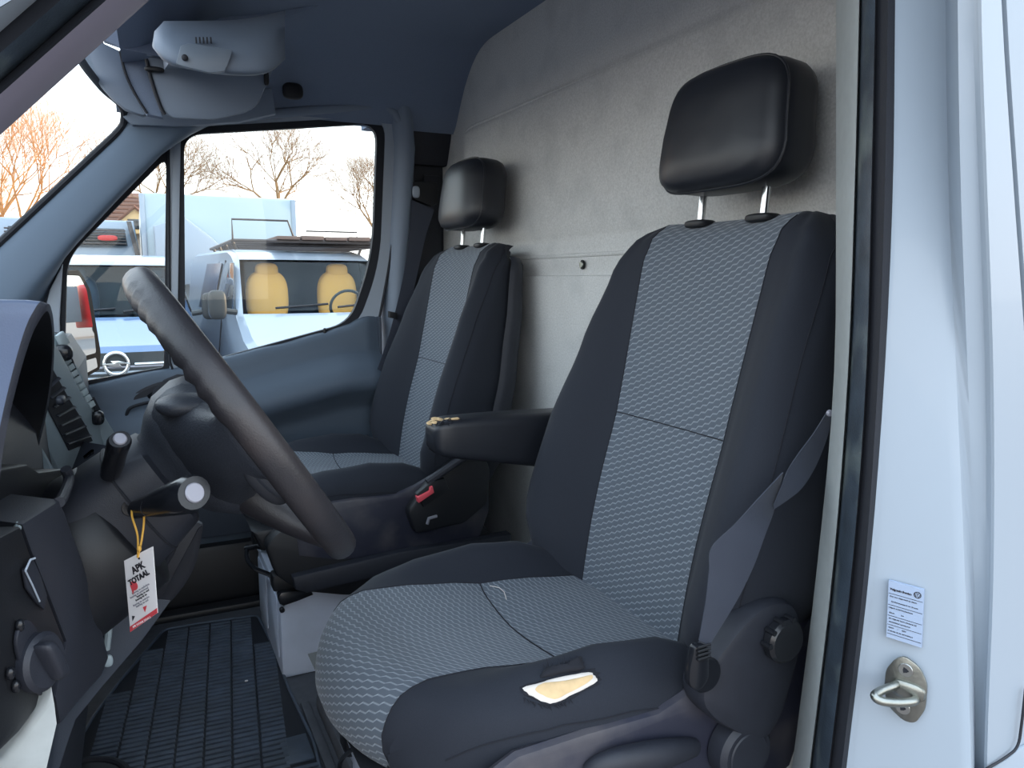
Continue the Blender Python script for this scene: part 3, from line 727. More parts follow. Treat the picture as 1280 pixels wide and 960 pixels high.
# torn patch on the near bolster
def on_cushion(px_, py_, lift=.0):
    d = (at(px_, py_, Y=1.0) - V(0, 0, CZ)).normalized()
    h = BK['cushion'].ray_cast(V(0, 0, CZ), d)
    n_ = h[1] if h[1].dot(d) < 0 else -h[1]
    return h[0] + n_ * lift
def patch(name, ring_px, m_, lift0, lift1, parent, k=3, jag=0, seed=1, dome=.0):
    rnd = random.Random(seed); P_ = cr([(x, y, 0) for x, y in ring_px], k, True)
    c = sum((V(p.x, p.y, 0) for p in P_), V(0, 0, 0)) / len(P_); bm = bmesh.new(); rs = []
    for f_, l_ in ((1.0, lift0), (.94, lift1), (.7, lift1 + dome * .6), (.35, lift1 + dome)):
        rs.append([on_cushion(*(c + (p - c) * (f_ * (1 + (rnd.uniform(-jag, jag) if f_ == 1.0 else 0)))).xy, l_) for p in P_])
    vs = [[bm.verts.new(p) for p in r] for r in rs]
    for a, b in zip(vs, vs[1:]):
        for i in range(len(a)): j = (i + 1) % len(a); bm.faces.new((a[i], a[j], b[j], b[i]))
    cv = bm.verts.new(on_cushion(c.x, c.y, lift1 + dome))
    for i in range(len(vs[-1])): bm.faces.new((vs[-1][i], vs[-1][(i + 1) % len(vs[-1])], cv))
    return finish(bm, name, m_, parent, angle=80, doubles=False)
t_fr = [(648, 862), (672, 852), (705, 844), (735, 836), (748, 842), (750, 850), (742, 858), (722, 869), (705, 877), (690, 883), (672, 878), (655, 870)]
t_wh = [(655, 861), (675, 854), (705, 846), (735, 841), (744, 845), (744, 852), (730, 862), (712, 871), (694, 879), (676, 877), (660, 870)]
t_fo = [(670, 860), (680, 855), (705, 852), (728, 847), (739, 845), (738, 851), (722, 861), (706, 869), (692, 875), (678, 870), (670, 865)]
tr = patch('torn_edge', t_fr, 'fray', .0004, .0016, seat, jag=.12)
tr['label'] = 'frayed dark edge of the tear'
q = patch('torn_lining', t_wh, 'foamw', .0014, .0028, seat, jag=.07, seed=2); q['label'] = 'white torn lining'
q = patch('exposed_foam', t_fo, 'foam', .0030, .0034, seat, dome=.0010, jag=.02, seed=3); q['label'] = 'cream foam showing through the tear'
q = patch('loose_flap', [(676, 848), (682, 838), (692, 835), (704, 834), (716, 829), (726, 822), (729, 832), (727, 838), (706, 842), (690, 846)], 'fray', .001, .005, seat, jag=.10, seed=5, dome=.003)
q['label'] = 'loose black fabric flap above the tear'
bm = bmesh.new(); rnd = random.Random(4)
for i in range(64):
    if i < 36: x, y = 682 + 46 * i / 36, 842 - 10 * i / 36 + rnd.uniform(-3, 3); dx, dy, l_ = rnd.uniform(-4, 4), rnd.uniform(-9, -3), rnd.uniform(.003, .010)
    else: u_ = (i - 36) / 28; x, y = 655 + 60 * u_, 872 + 10 * math.sin(u_ * 3); dx, dy, l_ = rnd.uniform(-4, 4), rnd.uniform(2, 7), .002
    tube_bm([on_cushion(x, y, .001), on_cushion(x + dx * .5, y + dy * .5, l_ * .7), on_cushion(x + dx, y + dy, l_)], [.0006, .0005, .0002], 4, bm)
q = finish(bm, 'frayed_threads', 'fray', seat); q['kind'] = 'stuff'
tube('loose_thread', [on_cushion(612, 733, .001), on_cushion(618, 736, .004), on_cushion(624, 739, .006), on_cushion(630, 742, .003), on_cushion(633, 750, .001)], .0006, 'foamw', seat, k=5)
# black adjuster wire loop and pale bracket in front of the near seat box
q = prism('front_bracket', [tuple(at(x, y, X=.24)) for x, y in ((429, 912), (434, 911), (462, 965), (446, 965))], (.012, 0, 0), 'metal', seat, bev=.002)
tube('adjuster_wire', cr([tuple(at(x, y, X=.235)) for x, y in ((446, 932), (436, 940), (427, 950), (424, 962), (426, 975))], 5), .0035, 'gloss', seat, k=8)

# arm rest of the near seat, with worn front end
ar_s = []
for i, (x, zt, zb_, hw) in enumerate(((.462, 1.330, 1.318, .022), (.466, 1.340, 1.292, .030), (.478, 1.346, 1.282, .034), (.50, 1.349, 1.276, .036), (.56, 1.350, 1.264, .037), (.64, 1.349, 1.248, .037), (.70, 1.347, 1.236, .036), (.80, 1.345, 1.232, .034))):
    c_ = 1.285; zm = (zt + zb_) / 2; hh = (zt - zb_) / 2
    ar_s.append([V(x, c_ + hw * math.copysign(abs(math.cos(a)) ** .35, math.cos(a)), zm + hh * math.copysign(abs(math.sin(a)) ** .35, math.sin(a))) for a in [2 * math.pi * j / 28 for j in range(28)]])
ar = finish(loft_bm(ar_s), 'arm_rest', 'leather', seat, angle=60)
tube('arm_rest_seam', [r[22] + V(0, -.0006, -.001) for r in ar_s[1:]], .0012, 'fray', ar, k=6)
rnd = random.Random(9); bm = bmesh.new()
for i in range(16):
    p = V(.468 + rnd.uniform(-.004, .034), 1.262 + rnd.uniform(0, .035), 1.342 + rnd.uniform(-.002, .008)); s_ = rnd.uniform(.004, .009)
    ell_bm(p, (s_ * 1.5, s_, s_ * .4), 2.2, (V(1, rnd.uniform(-.5, .5), rnd.uniform(-.5, .5)).normalized(), V(0, 1, rnd.uniform(-.5, .5)).normalized(), V(0, 0, 1)), nu=7, nv=4, bm=bm)
q = finish(bm, 'torn_arm_rest_foam', 'foam', ar, angle=20); q['label'] = 'torn cream foam at the front of the arm rest'
bm = bmesh.new()
for i in range(26):
    p = V(.466 + rnd.uniform(-.004, .030), 1.255 + rnd.uniform(-.004, .04), 1.344); d_ = V(rnd.uniform(-.018, .010), rnd.uniform(-.010, .006), rnd.uniform(-.004, .009))
    tube_bm([p, p + d_ * .5 + V(0, 0, .002), p + d_], [.0011, .001, .0004], 4, bm)
q = finish(bm, 'torn_cover_shreds', 'fray', ar); q['kind'] = 'stuff'

# belt buckles -----------------------------------------------------------------
def buckle(label, base, top, r_, name='belt_buckle'):
    b_, t_ = V(*base), V(*top); d_ = (t_ - b_).normalized(); t = thing(name, label, 'buckle', tuple(b_), 'seat belt buckles between the seats')
    side = V(0, 1, 0); nn = d_.cross(side).normalized()
    finish(ell_bm((b_ + t_) / 2, ((t_ - b_).length / 2, r_, r_ * .55), 5, (d_, side, nn), nu=20, nv=12), 'buckle_body', 'plastb', t)
    finish(ell_bm(t_ - d_ * .001, (.006, r_ * .86, r_ * .42), 6, (d_, side, nn), nu=16, nv=8), 'release_button', 'red', t)
    tube('buckle_stalk', [b_ + d_ * .01, b_ - d_ * .05], r_ * .55, 'plastb', t, k=10, flat=.5, upv=tuple(nn))
    return t
# passenger side: large bracket arm with buckle; face with red button towards the front left
t = thing('belt_buckle', 'black belt buckle with red button by the far seat cushion', 'buckle', (.68, 1.64, 1.10))
arm = [(530, 612), (545, 596), (570, 575), (592, 566), (608, 572), (614, 590), (610, 630), (580, 655), (520, 668), (510, 640)]
prism('bracket_cover', round_poly([tuple(at(x, y, Y=1.655)) for x, y in arm], .012, 5), (0, .035, 0), 'plastb', t, bev=.007)
tube('bracket_rib', cr([tuple(at(x, y, Y=1.65)) for x, y in ((534, 603), (556, 588), (580, 572), (597, 568))], 5), .010, 'plast', t, k=10)
prism('buckle_body', [tuple(at(x, y, Y=1.64)) for x, y in ((521, 618), (540, 602), (556, 598), (562, 612), (530, 634))], (0, .02, 0), 'plastb', t, bev=.003)
prism('release_button', [tuple(at(x, y, Y=1.633)) for x, y in ((522, 622), (524, 629), (543, 616), (541, 608), (538, 609), (537, 614))], (0, .02, 0), 'red', t, bev=.002)
tube('silver_latch', [at(534, 655, Y=1.65), at(536, 648, Y=1.648), at(546, 645, Y=1.65)], .004, 'silver', t, k=8)
t2 = thing('belt_buckle', 'small belt buckle with red button peeking over the near cushion', 'buckle', tuple(at(640, 700, Y=1.20)))
prism('buckle_body', [tuple(at(x, y, Y=1.205)) for x, y in ((630, 700), (636, 681), (644, 684), (668, 705), (660, 716))], (0, .022, 0), 'plastb', t2, bev=.003)
prism('release_button', [tuple(at(x, y, Y=1.203)) for x, y in ((628, 687), (632, 681), (638, 682), (638, 690), (634, 691))], (0, .02, 0), 'red', t2, bev=.002)
prism('latch_tongue', [tuple(at(x, y, Y=1.202)) for x, y in ((657, 697), (666, 686), (670, 688), (662, 700))], (0, .006, 0), 'silver', t2, bev=.001)

# seat belts --------------------------------------------------------------------
def ribbon(name, prs, m_, parent, k=6, thick=.0012, f=None):
    A_ = cr([tuple(a) for a, b in prs], k); B_ = cr([tuple(b) for a, b in prs], k)
    return finish(strip_bm(A_, B_, thick), name, m_, parent, angle=50)
b1 = thing('seat_belt', 'dark webbing seat belt twisted beside the near seat backrest', 'seat belt', tuple(at(878, 830, Y=.66)), None)
prs = [(at(1034, 513, Y=0.612), at(1040, 524, Y=0.618)), (at(1016, 542, Y=0.630), at(1030, 556, Y=0.632)), (at(998, 566, Y=0.632), at(1016, 588, Y=0.632)), (at(984, 588, Y=0.632), at(1000, 612, Y=0.624)), (at(976, 608, Y=0.624), at(982, 626, Y=0.624)), (at(967, 630, Y=0.624), at(967, 636, Y=0.624))]
ribbon('upper_webbing', prs, 'belt', b1)
prs = [(at(978, 590, Y=0.624), at(976, 600, Y=0.632)), (at(950, 620, Y=0.624), at(966, 640, Y=0.632)), (at(918, 655, Y=0.632), at(956, 668, Y=0.624)), (at(889, 684, Y=0.632), at(942, 706, Y=0.624)), (at(886, 712, Y=0.632), at(925, 742, Y=0.624)), (at(882, 750, Y=0.624), at(905, 776, Y=0.624)), (at(873, 800, Y=0.624), at(886, 806, Y=0.624))]
ribbon('lower_webbing', prs, 'belt', b1)
prism('belt_anchor', round_poly([tuple(at(x, y, Y=.618)) for x, y in ((870, 806), (888, 808), (888, 850), (876, 866), (862, 860), (862, 840))], .008, 4), (0, .012, 0), 'gloss', b1, bev=.004)
for i in range(4): tube('anchor_rib', [at(872, 810 + 5 * i, Y=.616), at(888, 805 + 5 * i, Y=.616)], .0016, 'plastb', b1, k=6)
q = cyl('belt_guide_stud', at(1035, 516, Y=.608), (0, -1, 0), .004, .004, 'silver', b1, k=12, bev=.001)
b2 = thing('seat_belt', 'dark seat belt hanging on the far pillar beside the window', 'seat belt', tuple(at(525, 240, Y=2.28)))
prism('belt_guide_cover', round_poly([tuple(at(x, y, Y=2.30)) for x, y in ((515, 226), (548, 228), (548, 254), (540, 258), (515, 248))], .01, 4), (0, .02, 0), 'plastb', b2, bev=.004)
finish(ell_bm(at(520, 240, Y=2.288), (.012, .006, .018), 3), 'guide_bolt', 'frame', b2)
prs = [(at(514, 250, Y=2.29), at(543, 262, Y=2.29)), (at(512, 290, Y=2.285), at(532, 296, Y=2.285)), (at(505, 340, Y=2.27), at(521, 345, Y=2.27)), (at(495, 385, Y=2.25), at(510, 395, Y=2.25)), (at(484, 425, Y=2.24), at(500, 440, Y=2.24)), (at(465, 480, Y=2.22), at(480, 490, Y=2.22))]
ribbon('webbing', prs, 'belt', b2)
prism('belt_stop', [tuple(at(x, y, Y=2.235)) for x, y in ((487, 389), (497, 391), (497, 399), (487, 397))], (0, .02, 0), 'plastb', b2, bev=.002)

# ------------------------------------------------------------------ steering wheel
WC = V(.103, .92, 1.440); WN = V(.845, 0, .535).normalized(); WU = V(-WN.z, 0, WN.x); WY = V(0, 1, 0)   # WU points up the wheel
sw = thing('steering_wheel', 'worn black four spoke steering wheel seen edge-on', 'steering wheel', tuple(WC - WN * .05))
RW = .187
def wp(ang, r, n=0): return WC + WU * (r * math.cos(ang)) + WY * (r * math.sin(ang)) + WN * n
path, rings = [], []
NS, NK = 120, 16
for i in range(NS):
    a = 2 * math.pi * i / NS; c = wp(a, RW); ro = (c - WC).normalized(); ring = []
    da_ = math.degrees(a); da_ = da_ if da_ <= 180 else da_ - 360
    bump = .0038 * (math.cos(a * 54) * .5 + .5) if 12 < abs(da_) < 75 else 0
    for j in range(NK):
        t = 2 * math.pi * j / NK
        rr = .0150 if math.sin(t) > 0 else .0165
        rad = .0150 + (bump if (math.sin(t) < -.2 or math.cos(t) < -.5) else 0)
        ring.append(c + ro * (rad * math.cos(t)) + WN * ((.0175 + (bump if math.sin(t) < 0 else 0)) * math.sin(t)))
    rings.append(ring)
rings.append(rings[0])
finish(loft_bm(rings, True, False), 'rim', 'wheel', sw, angle=60)
# hub: domed airbag housing dished forward of the rim plane
hub = []
for n_, r1, r2, zc in ((-.004, .045, .030, .0), (-.006, .072, .058, .0), (-.016, .086, .076, -.002), (-.040, .090, .084, -.004), (-.066, .086, .080, -.004), (-.084, .070, .066, -.002), (-.098, .052, .050, 0), (-.125, .048, .046, 0)):
    hub.append([WC + WN * n_ + WU * (zc + r2 * math.copysign(abs(math.cos(a)) ** .75, math.cos(a))) + WY * (r1 * math.copysign(abs(math.sin(a)) ** .75, math.sin(a))) for a in [2 * math.pi * j / 36 for j in range(36)]])
finish(loft_bm(hub), 'hub', 'hub', sw, angle=60)
padr = []
for n_, sc in ((-.020, 1.0), (-.004, .97), (.004, .86), (.009, .55), (.010, .02)):
    padr.append([WC + WN * n_ + WU * (.002 + .060 * sc * math.copysign(abs(math.cos(a)) ** .7, math.cos(a))) + WY * (.074 * sc * math.copysign(abs(math.sin(a)) ** .7, math.sin(a))) for a in [2 * math.pi * j / 36 for j in range(36)]])
finish(loft_bm(padr), 'horn_pad', 'hub', sw, angle=60)
for a, wid in ((R(86), .050), (R(-86), .050), (R(142), .024), (R(-142), .024)):
    sp_r = []
    for t in [i / 12 for i in range(13)]:
        r_ = lerp(.050, RW - .002, t); n_ = lerp(-.045, -.002, t ** 1.6); ww = lerp(wid * 1.55, wid * .72, math.sin(t * math.pi / 2)) * (1 + .5 * max(0, t - .8) * 4); hh = lerp(.040 if wid > .03 else .030, .0135, t)
        c = wp(a, r_, n_); tg = (wp(a + .01, r_) - wp(a - .01, r_)).normalized()
        sp_r.append([c + tg * (ww * math.copysign(abs(math.cos(q)) ** .8, math.cos(q))) + WN * (hh * math.copysign(abs(math.sin(q)) ** .8, math.sin(q))) for q in [2 * math.pi * j / 20 for j in range(20)]])
    finish(loft_bm(sp_r), 'spoke', 'wheel' if wid < .03 else 'hub', sw, angle=60)

q = finish(ell_bm(at(233, 506, Y=.845), (.030, .030, .012), 2.2, ((at(262, 500, Y=.845) - at(205, 503, Y=.845)).normalized(), V(0, 1, 0), V(0, 0, 1)), nu=30, nv=14), 'pad_shoulder', 'hub', sw)
dg = (at(362, 622, Y=.76) - at(312, 572, Y=.76)).normalized()
q = finish(ell_bm(at(333, 602, Y=.765), (.030, .010, .014), 2.2, (dg, V(0, 1, 0), dg.cross(V(0, 1, 0))), nu=30, nv=14), 'spoke_gap', 'rubber', sw)
q = finish(ell_bm(at(339, 597, Y=.760), (.028, .010, .012), 2.2, (dg, V(0, 1, 0), dg.cross(V(0, 1, 0))), nu=30, nv=14), 'pad_lower_edge', 'hub', sw)
# ------------------------------------------------------------------ steering column, stalks, key
sc_ = thing('steering_column', 'dark plastic steering column shroud behind the wheel with two stalks', 'steering column', tuple(WC - WN * .25))
ax_ = []
for n_, r1, up_, dn in ((-.098, .046, .044, .050), (-.104, .062, .052, .062), (-.14, .064, .056, .072), (-.18, .066, .056, .082), (-.23, .066, .050, .092), (-.32, .066, .04, .10)):
    ax_.append([WC + WN * n_ + WU * ((up_ if math.cos(a) > 0 else dn) * math.copysign(abs(math.cos(a)) ** .65, math.cos(a))) + WY * (r1 * math.copysign(abs(math.sin(a)) ** .65, math.sin(a))) for a in [2 * math.pi * j / 40 for j in range(40)]])
finish(loft_bm(ax_), 'shroud', 'plast', sc_, angle=60)
tube('shroud_joint', resample(ax_[2] , 60), .0016, 'rubber', sc_, k=6, closed=True)
# wide collar below, disappearing into the dash
col2 = []
for n_, r_ in ((-.165, .070), (-.17, .080), (-.21, .084), (-.30, .088)):
    col2.append([WC + WN * n_ - WU * .022 + WU * (r_ * math.cos(a)) + WY * (r_ * .95 * math.sin(a)) for a in [2 * math.pi * j / 40 for j in range(40)]])
finish(loft_bm(col2), 'column_collar', 'plastb', sc_, angle=60)
# wiper / indicator stalk (towards the camera) with silver button
def stalk(nm, a0, a1, r0, r1, cap, m_cap):
    p0, p1 = V(*a0), V(*a1); d_ = (p1 - p0); pts = [p0 + d_ * t for t in (0, .25, .5, .75, .93, 1.0)]
    up_ = WN
    st = finish(tube_bm(pts, [r0, r0 * 1.15, lerp(r0, r1, .7), r1, r1 * 1.05, r1 * .9], 18, None, 1.15, tuple(up_)), nm, 'gloss', sc_, angle=50)
    dn_ = d_.normalized()
    cyl('stalk_button', p1 - dn_ * .001, dn_, cap, .003, m_cap, st, k=24, bev=.001)
    return st
lo = at(172, 636, Y=.835); hi = at(243, 616, Y=.745)
st = stalk('lower_stalk', lo, hi, .0095, .0165, .0095, 'silver')
q = [lo.lerp(hi, .36) + WN * (.0135 * 1.15 * math.cos(a)) + WN.cross((hi - lo).normalized()) * (.0135 * math.sin(a)) for a in [2 * math.pi * j / 20 for j in range(20)]]
tube('stalk_joint', q, .0007, 'rubber', st, k=5, closed=True)
text('stalk_mark', '=O=', .007, 'grey' if 0 else 'cgrey', st, lo.lerp(hi, .22) + V(.0, -.0145, -.004), (hi - lo), (0, 0, 1))
lo2 = at(138, 592, Y=.86); hi2 = at(150, 549, Y=.80)
st2 = stalk('upper_stalk', lo2, hi2, .0085, .0095, .0062, 'silver')
# ignition barrel
cyl('ignition_lock', at(163, 632, Y=.868), (.1, -1, .1), .011, .012, 'gloss', sc_, k=24, bev=.002)

# ------------------------------------------------------------------ inspection tag on yellow string
TG = thing('paper_tag', 'white and red card tag hanging on a yellow string from the ignition', 'tag', tuple(at(176, 690, Y=.80)))
cs = [at(155, 701, Y=.815), at(191, 683, Y=.790), at(197, 766, Y=.785), at(163, 790, Y=.810)]
tn = (cs[1] - cs[0]).cross(cs[3] - cs[0]).normalized(); tn = tn if tn.y < 0 else -tn
prism('card', [tuple(p) for p in cs], tuple(-tn * .0006), 'paper', TG, bev=0)
def tgp(u, v, l=.0003):   # u along width, v down
    return cs[0].lerp(cs[1], u).lerp(cs[3].lerp(cs[2], u), v) + tn * l
ud = (cs[1] - cs[0]) * .5 + (cs[2] - cs[3]) * .5; vd = -((cs[3] - cs[0]) + (cs[2] - cs[1]))
prism('red_band', [tuple(tgp(0, .925, 0)), tuple(tgp(1, .925, 0)), tuple(tgp(1, 1, 0)), tuple(tgp(0, 1, 0))], tuple(tn * .0004), 'cred', TG, bev=0)
text('tag_text', 'APK', .0098, 'cblk', TG, tgp(.5, .245, .0004), ud, vd, align='CENTER', bold=.0003)
text('tag_text', 'TOTAAL', .0076, 'cblk', TG, tgp(.5, .375, .0008), ud, vd, align='CENTER', bold=.0003)
dc = tgp(.28, .41, .0004)
tube_ = cyl('red_dot', dc, tn, .0047, .0003, 'cred', TG, k=20, bev=0.00005)
prism('red_dot_tail', [tuple(dc + ud.normalized() * .0035 + tn * .0001), tuple(dc - ud.normalized() * .0045 + tn * .0001), tuple(tgp(.22, .52, .0005))], tuple(tn * .0002), 'cred', TG, bev=0)
for v_, w0_, w1_, m_ in ((.52, .2, .95, 'cgrey'), (.56, .12, .9, 'cgrey'), (.60, .35, .92, 'cblk'), (.64, .3, .8, 'cblk'), (.69, .2, .9, 'cgrey'), (.73, .3, .85, 'cgrey')):
    text('tag_text', 'keuring en onderhoud'[:int((w1_ - w0_) * 26)], .0030, m_, TG, tgp(w0_, v_, .0004), ud, vd)
prism('tag_mark', [tuple(tgp(.12, .80)), tuple(tgp(.22, .83)), tuple(tgp(.12, .88))], tuple(tn * .0002), 'cblk', TG, bev=0)
prism('tag_mark', [tuple(tgp(.52, .78)), tuple(tgp(.66, .79)), tuple(tgp(.58, .87))], tuple(tn * .0002), 'cred', TG, bev=0)
text('band_text', 'APK TOTAAL SERVICE', .0028, 'paper', TG, tgp(.12, .975, .0006), ud, vd)
cyl('eyelet', tgp(.52, .07, .0002), tn, .0013, .0003, 'cblk', TG, k=12, bev=.00005)
hx = tgp(.50, .05, .001); pk = at(166, 631, Y=.835)
loop = cr([tuple(hx), tuple(at(172, 670, Y=.805)), tuple(at(165, 645, Y=.815)), tuple(pk), tuple(at(172, 628, Y=.835)), tuple(at(178, 632, Y=.82)), tuple(at(180, 650, Y=.81)), tuple(at(177, 675, Y=.80)), tuple(hx)], 6)
tube('string', loop, .0010, 'yellow', TG, k=8)
finish(ell_bm(at(174, 686, Y=.797), (.0022, .0022, .0030), 2, nu=10, nv=8), 'string_knot', 'yellow', TG)

# ------------------------------------------------------------------ dashboard
db = thing('dashboard', 'dark dashboard with hooded instruments and light switch at the left edge', 'dashboard', (-.15, .80, 1.3))
# instrument hood: side wall facing the driver door, arched lip, dark tunnel
lipN = [at(-6, 720, Y=.64), at(0, 600, Y=.64), at(8, 540, Y=.64), at(24, 470, Y=.64), at(40, 415, Y=.64), at(52, 390, Y=.642), at(60, 380, Y=.65)]
lipF = [at(64, 386, Y=.70), at(67, 402, Y=.80), at(68, 430, Y=1.0), at(66, 470, Y=1.12), at(60, 510, Y=1.16), at(50, 552, Y=1.17), at(42, 585, Y=1.17)]
lip = cr([tuple(p) for p in lipN + lipF], 5)
def shift(p, d): return p + V(-d, 0, 0)
outer = [[p for p in lip]]
def grow(p, s, dx, dz=0):
    c = V(p.x, .90, 1.42); q = c + (p - c) * s; return V(q.x - dx, q.y, q.z + dz)
r0 = lip; r1 = [grow(p, 1.012, .004) for p in lip]; r2 = [grow(p, 1.02, .012, 0) for p in lip]; r3 = [grow(p, 1.03, .06, 0) for p in lip]; r4 = [grow(p, 1.05, .40, -.02) for p in lip]
finish(loft_bm([r1, r2, r3, r4], closed=False, caps=False), 'hood_shell', 'cowl', db, angle=60)
i1 = [grow(p, .965, .002) for p in lip]; i2 = [grow(p, .93, .16, 0) for p in lip]
finish(loft_bm([r1, r0, i1], closed=False, caps=False), 'hood_lip', 'dash', db, angle=60)
finish(loft_bm([i1, i2], closed=False, caps=False), 'hood_lining', 'plastb', db, angle=60)
finish(loft_bm([[p for p in i2], [V(-.20, .92, 1.42)] * len(i2)], closed=False, caps=False, ), 'instrument_face', 'gloss', db)
for y_ in (.80, 1.02):
    cyl('gauge', (-.215, y_, 1.44), (1, 0, .3), .055, .01, 'gloss', db, k=30)
    cyl('gauge_ring', (-.208, y_, 1.443), (1, 0, .3), .057, .004, 'silver', db, k=30)
# dash body below and behind
prism('dash_core', [(-.13, .58, .80), (-.13, .58, 1.40), (-.16, .58, 1.46), (-.45, .58, 1.50), (-.75, .58, 1.42), (-.75, .58, .80)], (0, 1.72, 0), 'dash', db, bev=.02)
# shelf edge between hood and knee panel
prism('hood_shelf', [tuple(at(x, y, Y=.80 + .002 * x)) for x, y in ((-20, 590), (36, 580), (50, 590), (80, 586), (84, 600), (76, 628), (28, 662), (12, 676), (-20, 680))], (-.06, .03, 0), 'plastb', db, bev=.004)
tube('shelf_clip', cr([tuple(at(x, y, Y=.70)) for x, y in ((2, 664), (12, 668), (20, 662), (25, 654))], 5), .003, 'console', db, k=8)
# switch panel facing the driver (outer end) and knee panel beside it
SPx = [(-14, 680), (0, 672), (27, 658), (38, 690), (60, 745), (82, 802), (72, 835), (50, 880), (25, 915), (0, 940), (-14, 950)]
def sp_y(x): return .575 + .115 * (x + 14) / 96      # nearer on the left, further on the right
pts = [tuple(at(x, y, Y=sp_y(x))) for x, y in SPx]
prism('switch_panel', pts, (-.05, .02, 0), 'plastb', db, bev=.003)
KPx = [(28, 655), (75, 625), (82, 640), (104, 700), (122, 762), (137, 822), (128, 845), (104, 872), (76, 906), (70, 872), (84, 803), (62, 745), (40, 690)]
pts = [tuple(at(x, y, Y=.693 + .20 * (max(0, x - 28)) / 110)) for x, y in KPx]
prism('knee_panel', pts, (-.06, .06, 0), 'dash', db, bev=.004)
# filler behind panel edge to the column
prism('column_surround', [tuple(at(x, y, Y=1.0)) for x, y in ((74, 620), (88, 602), (120, 585), (200, 640), (205, 690), (198, 742), (165, 752), (136, 822), (105, 700))], (-.10, .02, 0), 'plastb', db, bev=.008)
tube('panel_edge_highlight', cr([tuple(at(82, 586, Y=.86)), tuple(at(86, 600, Y=.86)), tuple(at(78, 622, Y=.80)), tuple(at(74, 628, Y=.78))], 5), .005, 'dash', db, k=10)  # rounded lip modelled to draw the highlight along the panel corner
# light switch: bezel, ring, knob
def swp(x, y, l=0): return at(x, y, Y=sp_y(x)) + V(l, -l * .4, 0)
bz = [(14, 805), (20, 780), (30, 776), (44, 795), (56, 830), (58, 850), (50, 868), (38, 866), (24, 845)]
prism('light_switch_bezel', cr([tuple(swp(x, y, .001)) for x, y in bz], 4, True), (.003, -.0012, 0), 'plast', db, bev=.001)
kc = swp(33, 828, .004); kn = V(.86, -.5, .1).normalized()
k_ = cyl('light_switch_knob', kc, kn, .0215, .012, 'plast', db, k=32, bev=.003)
ku = V(0, 0, 1); ks_ = kn.cross(ku).normalized()
finish(ell_bm(kc + kn * .014, (.019, .006, .009), 4, ((ku * .9 + ks_ * .35).normalized(), ks_, kn), nu=20, nv=10), 'knob_grip', 'plast', k_)
for x, y in ((19, 782), (7, 842), (14, 858)):
    finish(ell_bm(swp(x, y, .003), (.003, .0035, .0045), 2.5, nu=12, nv=8), 'small_button', 'gloss', db)
# mirror adjuster slot cover
mc = [(24, 713), (36, 698), (47, 722), (54, 745), (50, 762), (40, 752), (28, 735)]
prism('cover_flap', [tuple(swp(x, y, .001)) for x, y in mc], (.002, -.0008, 0), 'plast', db, bev=.0008)
tube('flap_edge', [swp(24, 713, .004), swp(30, 700, .004), swp(36, 698, .004)], .0008, 'frame', db, k=6)
tube('flap_edge', [swp(24, 714, .004), swp(33, 732, .004), swp(42, 752, .004)], .0007, 'frame', db, k=6)
# pale lower end and lower trim strip
prism('lower_end_cap', [tuple(at(x, y, Y=.64)) for x, y in ((66, 852), (71, 880), (74, 905), (66, 940), (58, 975), (-30, 975), (-20, 958), (5, 948), (28, 918), (50, 885))], (-.03, .05, 0), 'strip', db, bev=.004)
prism('lower_trim', [tuple(at(x, y, Y=.98)) for x, y in ((132, 838), (141, 750), (170, 745), (216, 750), (180, 800), (130, 858), (96, 900), (84, 935), (72, 975), (60, 975), (72, 905), (104, 872))], (-.08, .04, 0), 'doord', db, bev=.003)
tube('panel_clip', [at(134, 755, Y=.96), at(136, 785, Y=.955), at(133, 812, Y=.955)], .004, 'console', db, k=8)
finish(ell_bm(at(135, 826, Y=.90), (.005, .003, .007), 2.5), 'rubber_stop', 'console', db)
# passenger side top and glove area
prism('passenger_top', [(-.13, 1.60, 1.20), (-.14, 1.60, 1.40), (-.20, 1.60, 1.44), (-.70, 1.60, 1.46), (-.70, 1.60, 1.2)], (0, .70, 0), 'cowl', db, bev=.02)

# ------------------------------------------------------------------ centre console with vents and radio
cs_ = thing('centre_console', 'grey centre console with air vent, radio and heater buttons', 'centre console', (-.12, 1.4, 1.35))
def cp(x, y, Y=1.33): return at(x, y, Y=Y)
# main fascia plate: slanted slab
# coordinates on the slab: s across (near->far), t down the slope
FA, FB = at(62, 415, Y=1.30), at(60, 470, Y=1.30)
top_n, bot_n = at(30, 470, Y=1.26), at(118, 640, Y=1.26)
slope = (at(112, 600, Y=1.30) - at(52, 478, Y=1.30)).normalized()
prof = [at(66, 408, Y=1.40), at(78, 430, Y=1.40), at(100, 470, Y=1.40), at(126, 512, Y=1.40), at(143, 536, Y=1.40), at(147, 548, Y=1.40), at(140, 560, Y=1.40), at(112, 640, Y=1.40), at(90, 640, Y=1.40)]
nearp = [at(50, 470, Y=1.22), at(44, 496, Y=1.22), at(47, 520, Y=1.22), at(62, 560, Y=1.22), at(80, 600, Y=1.22), at(105, 650, Y=1.22)]
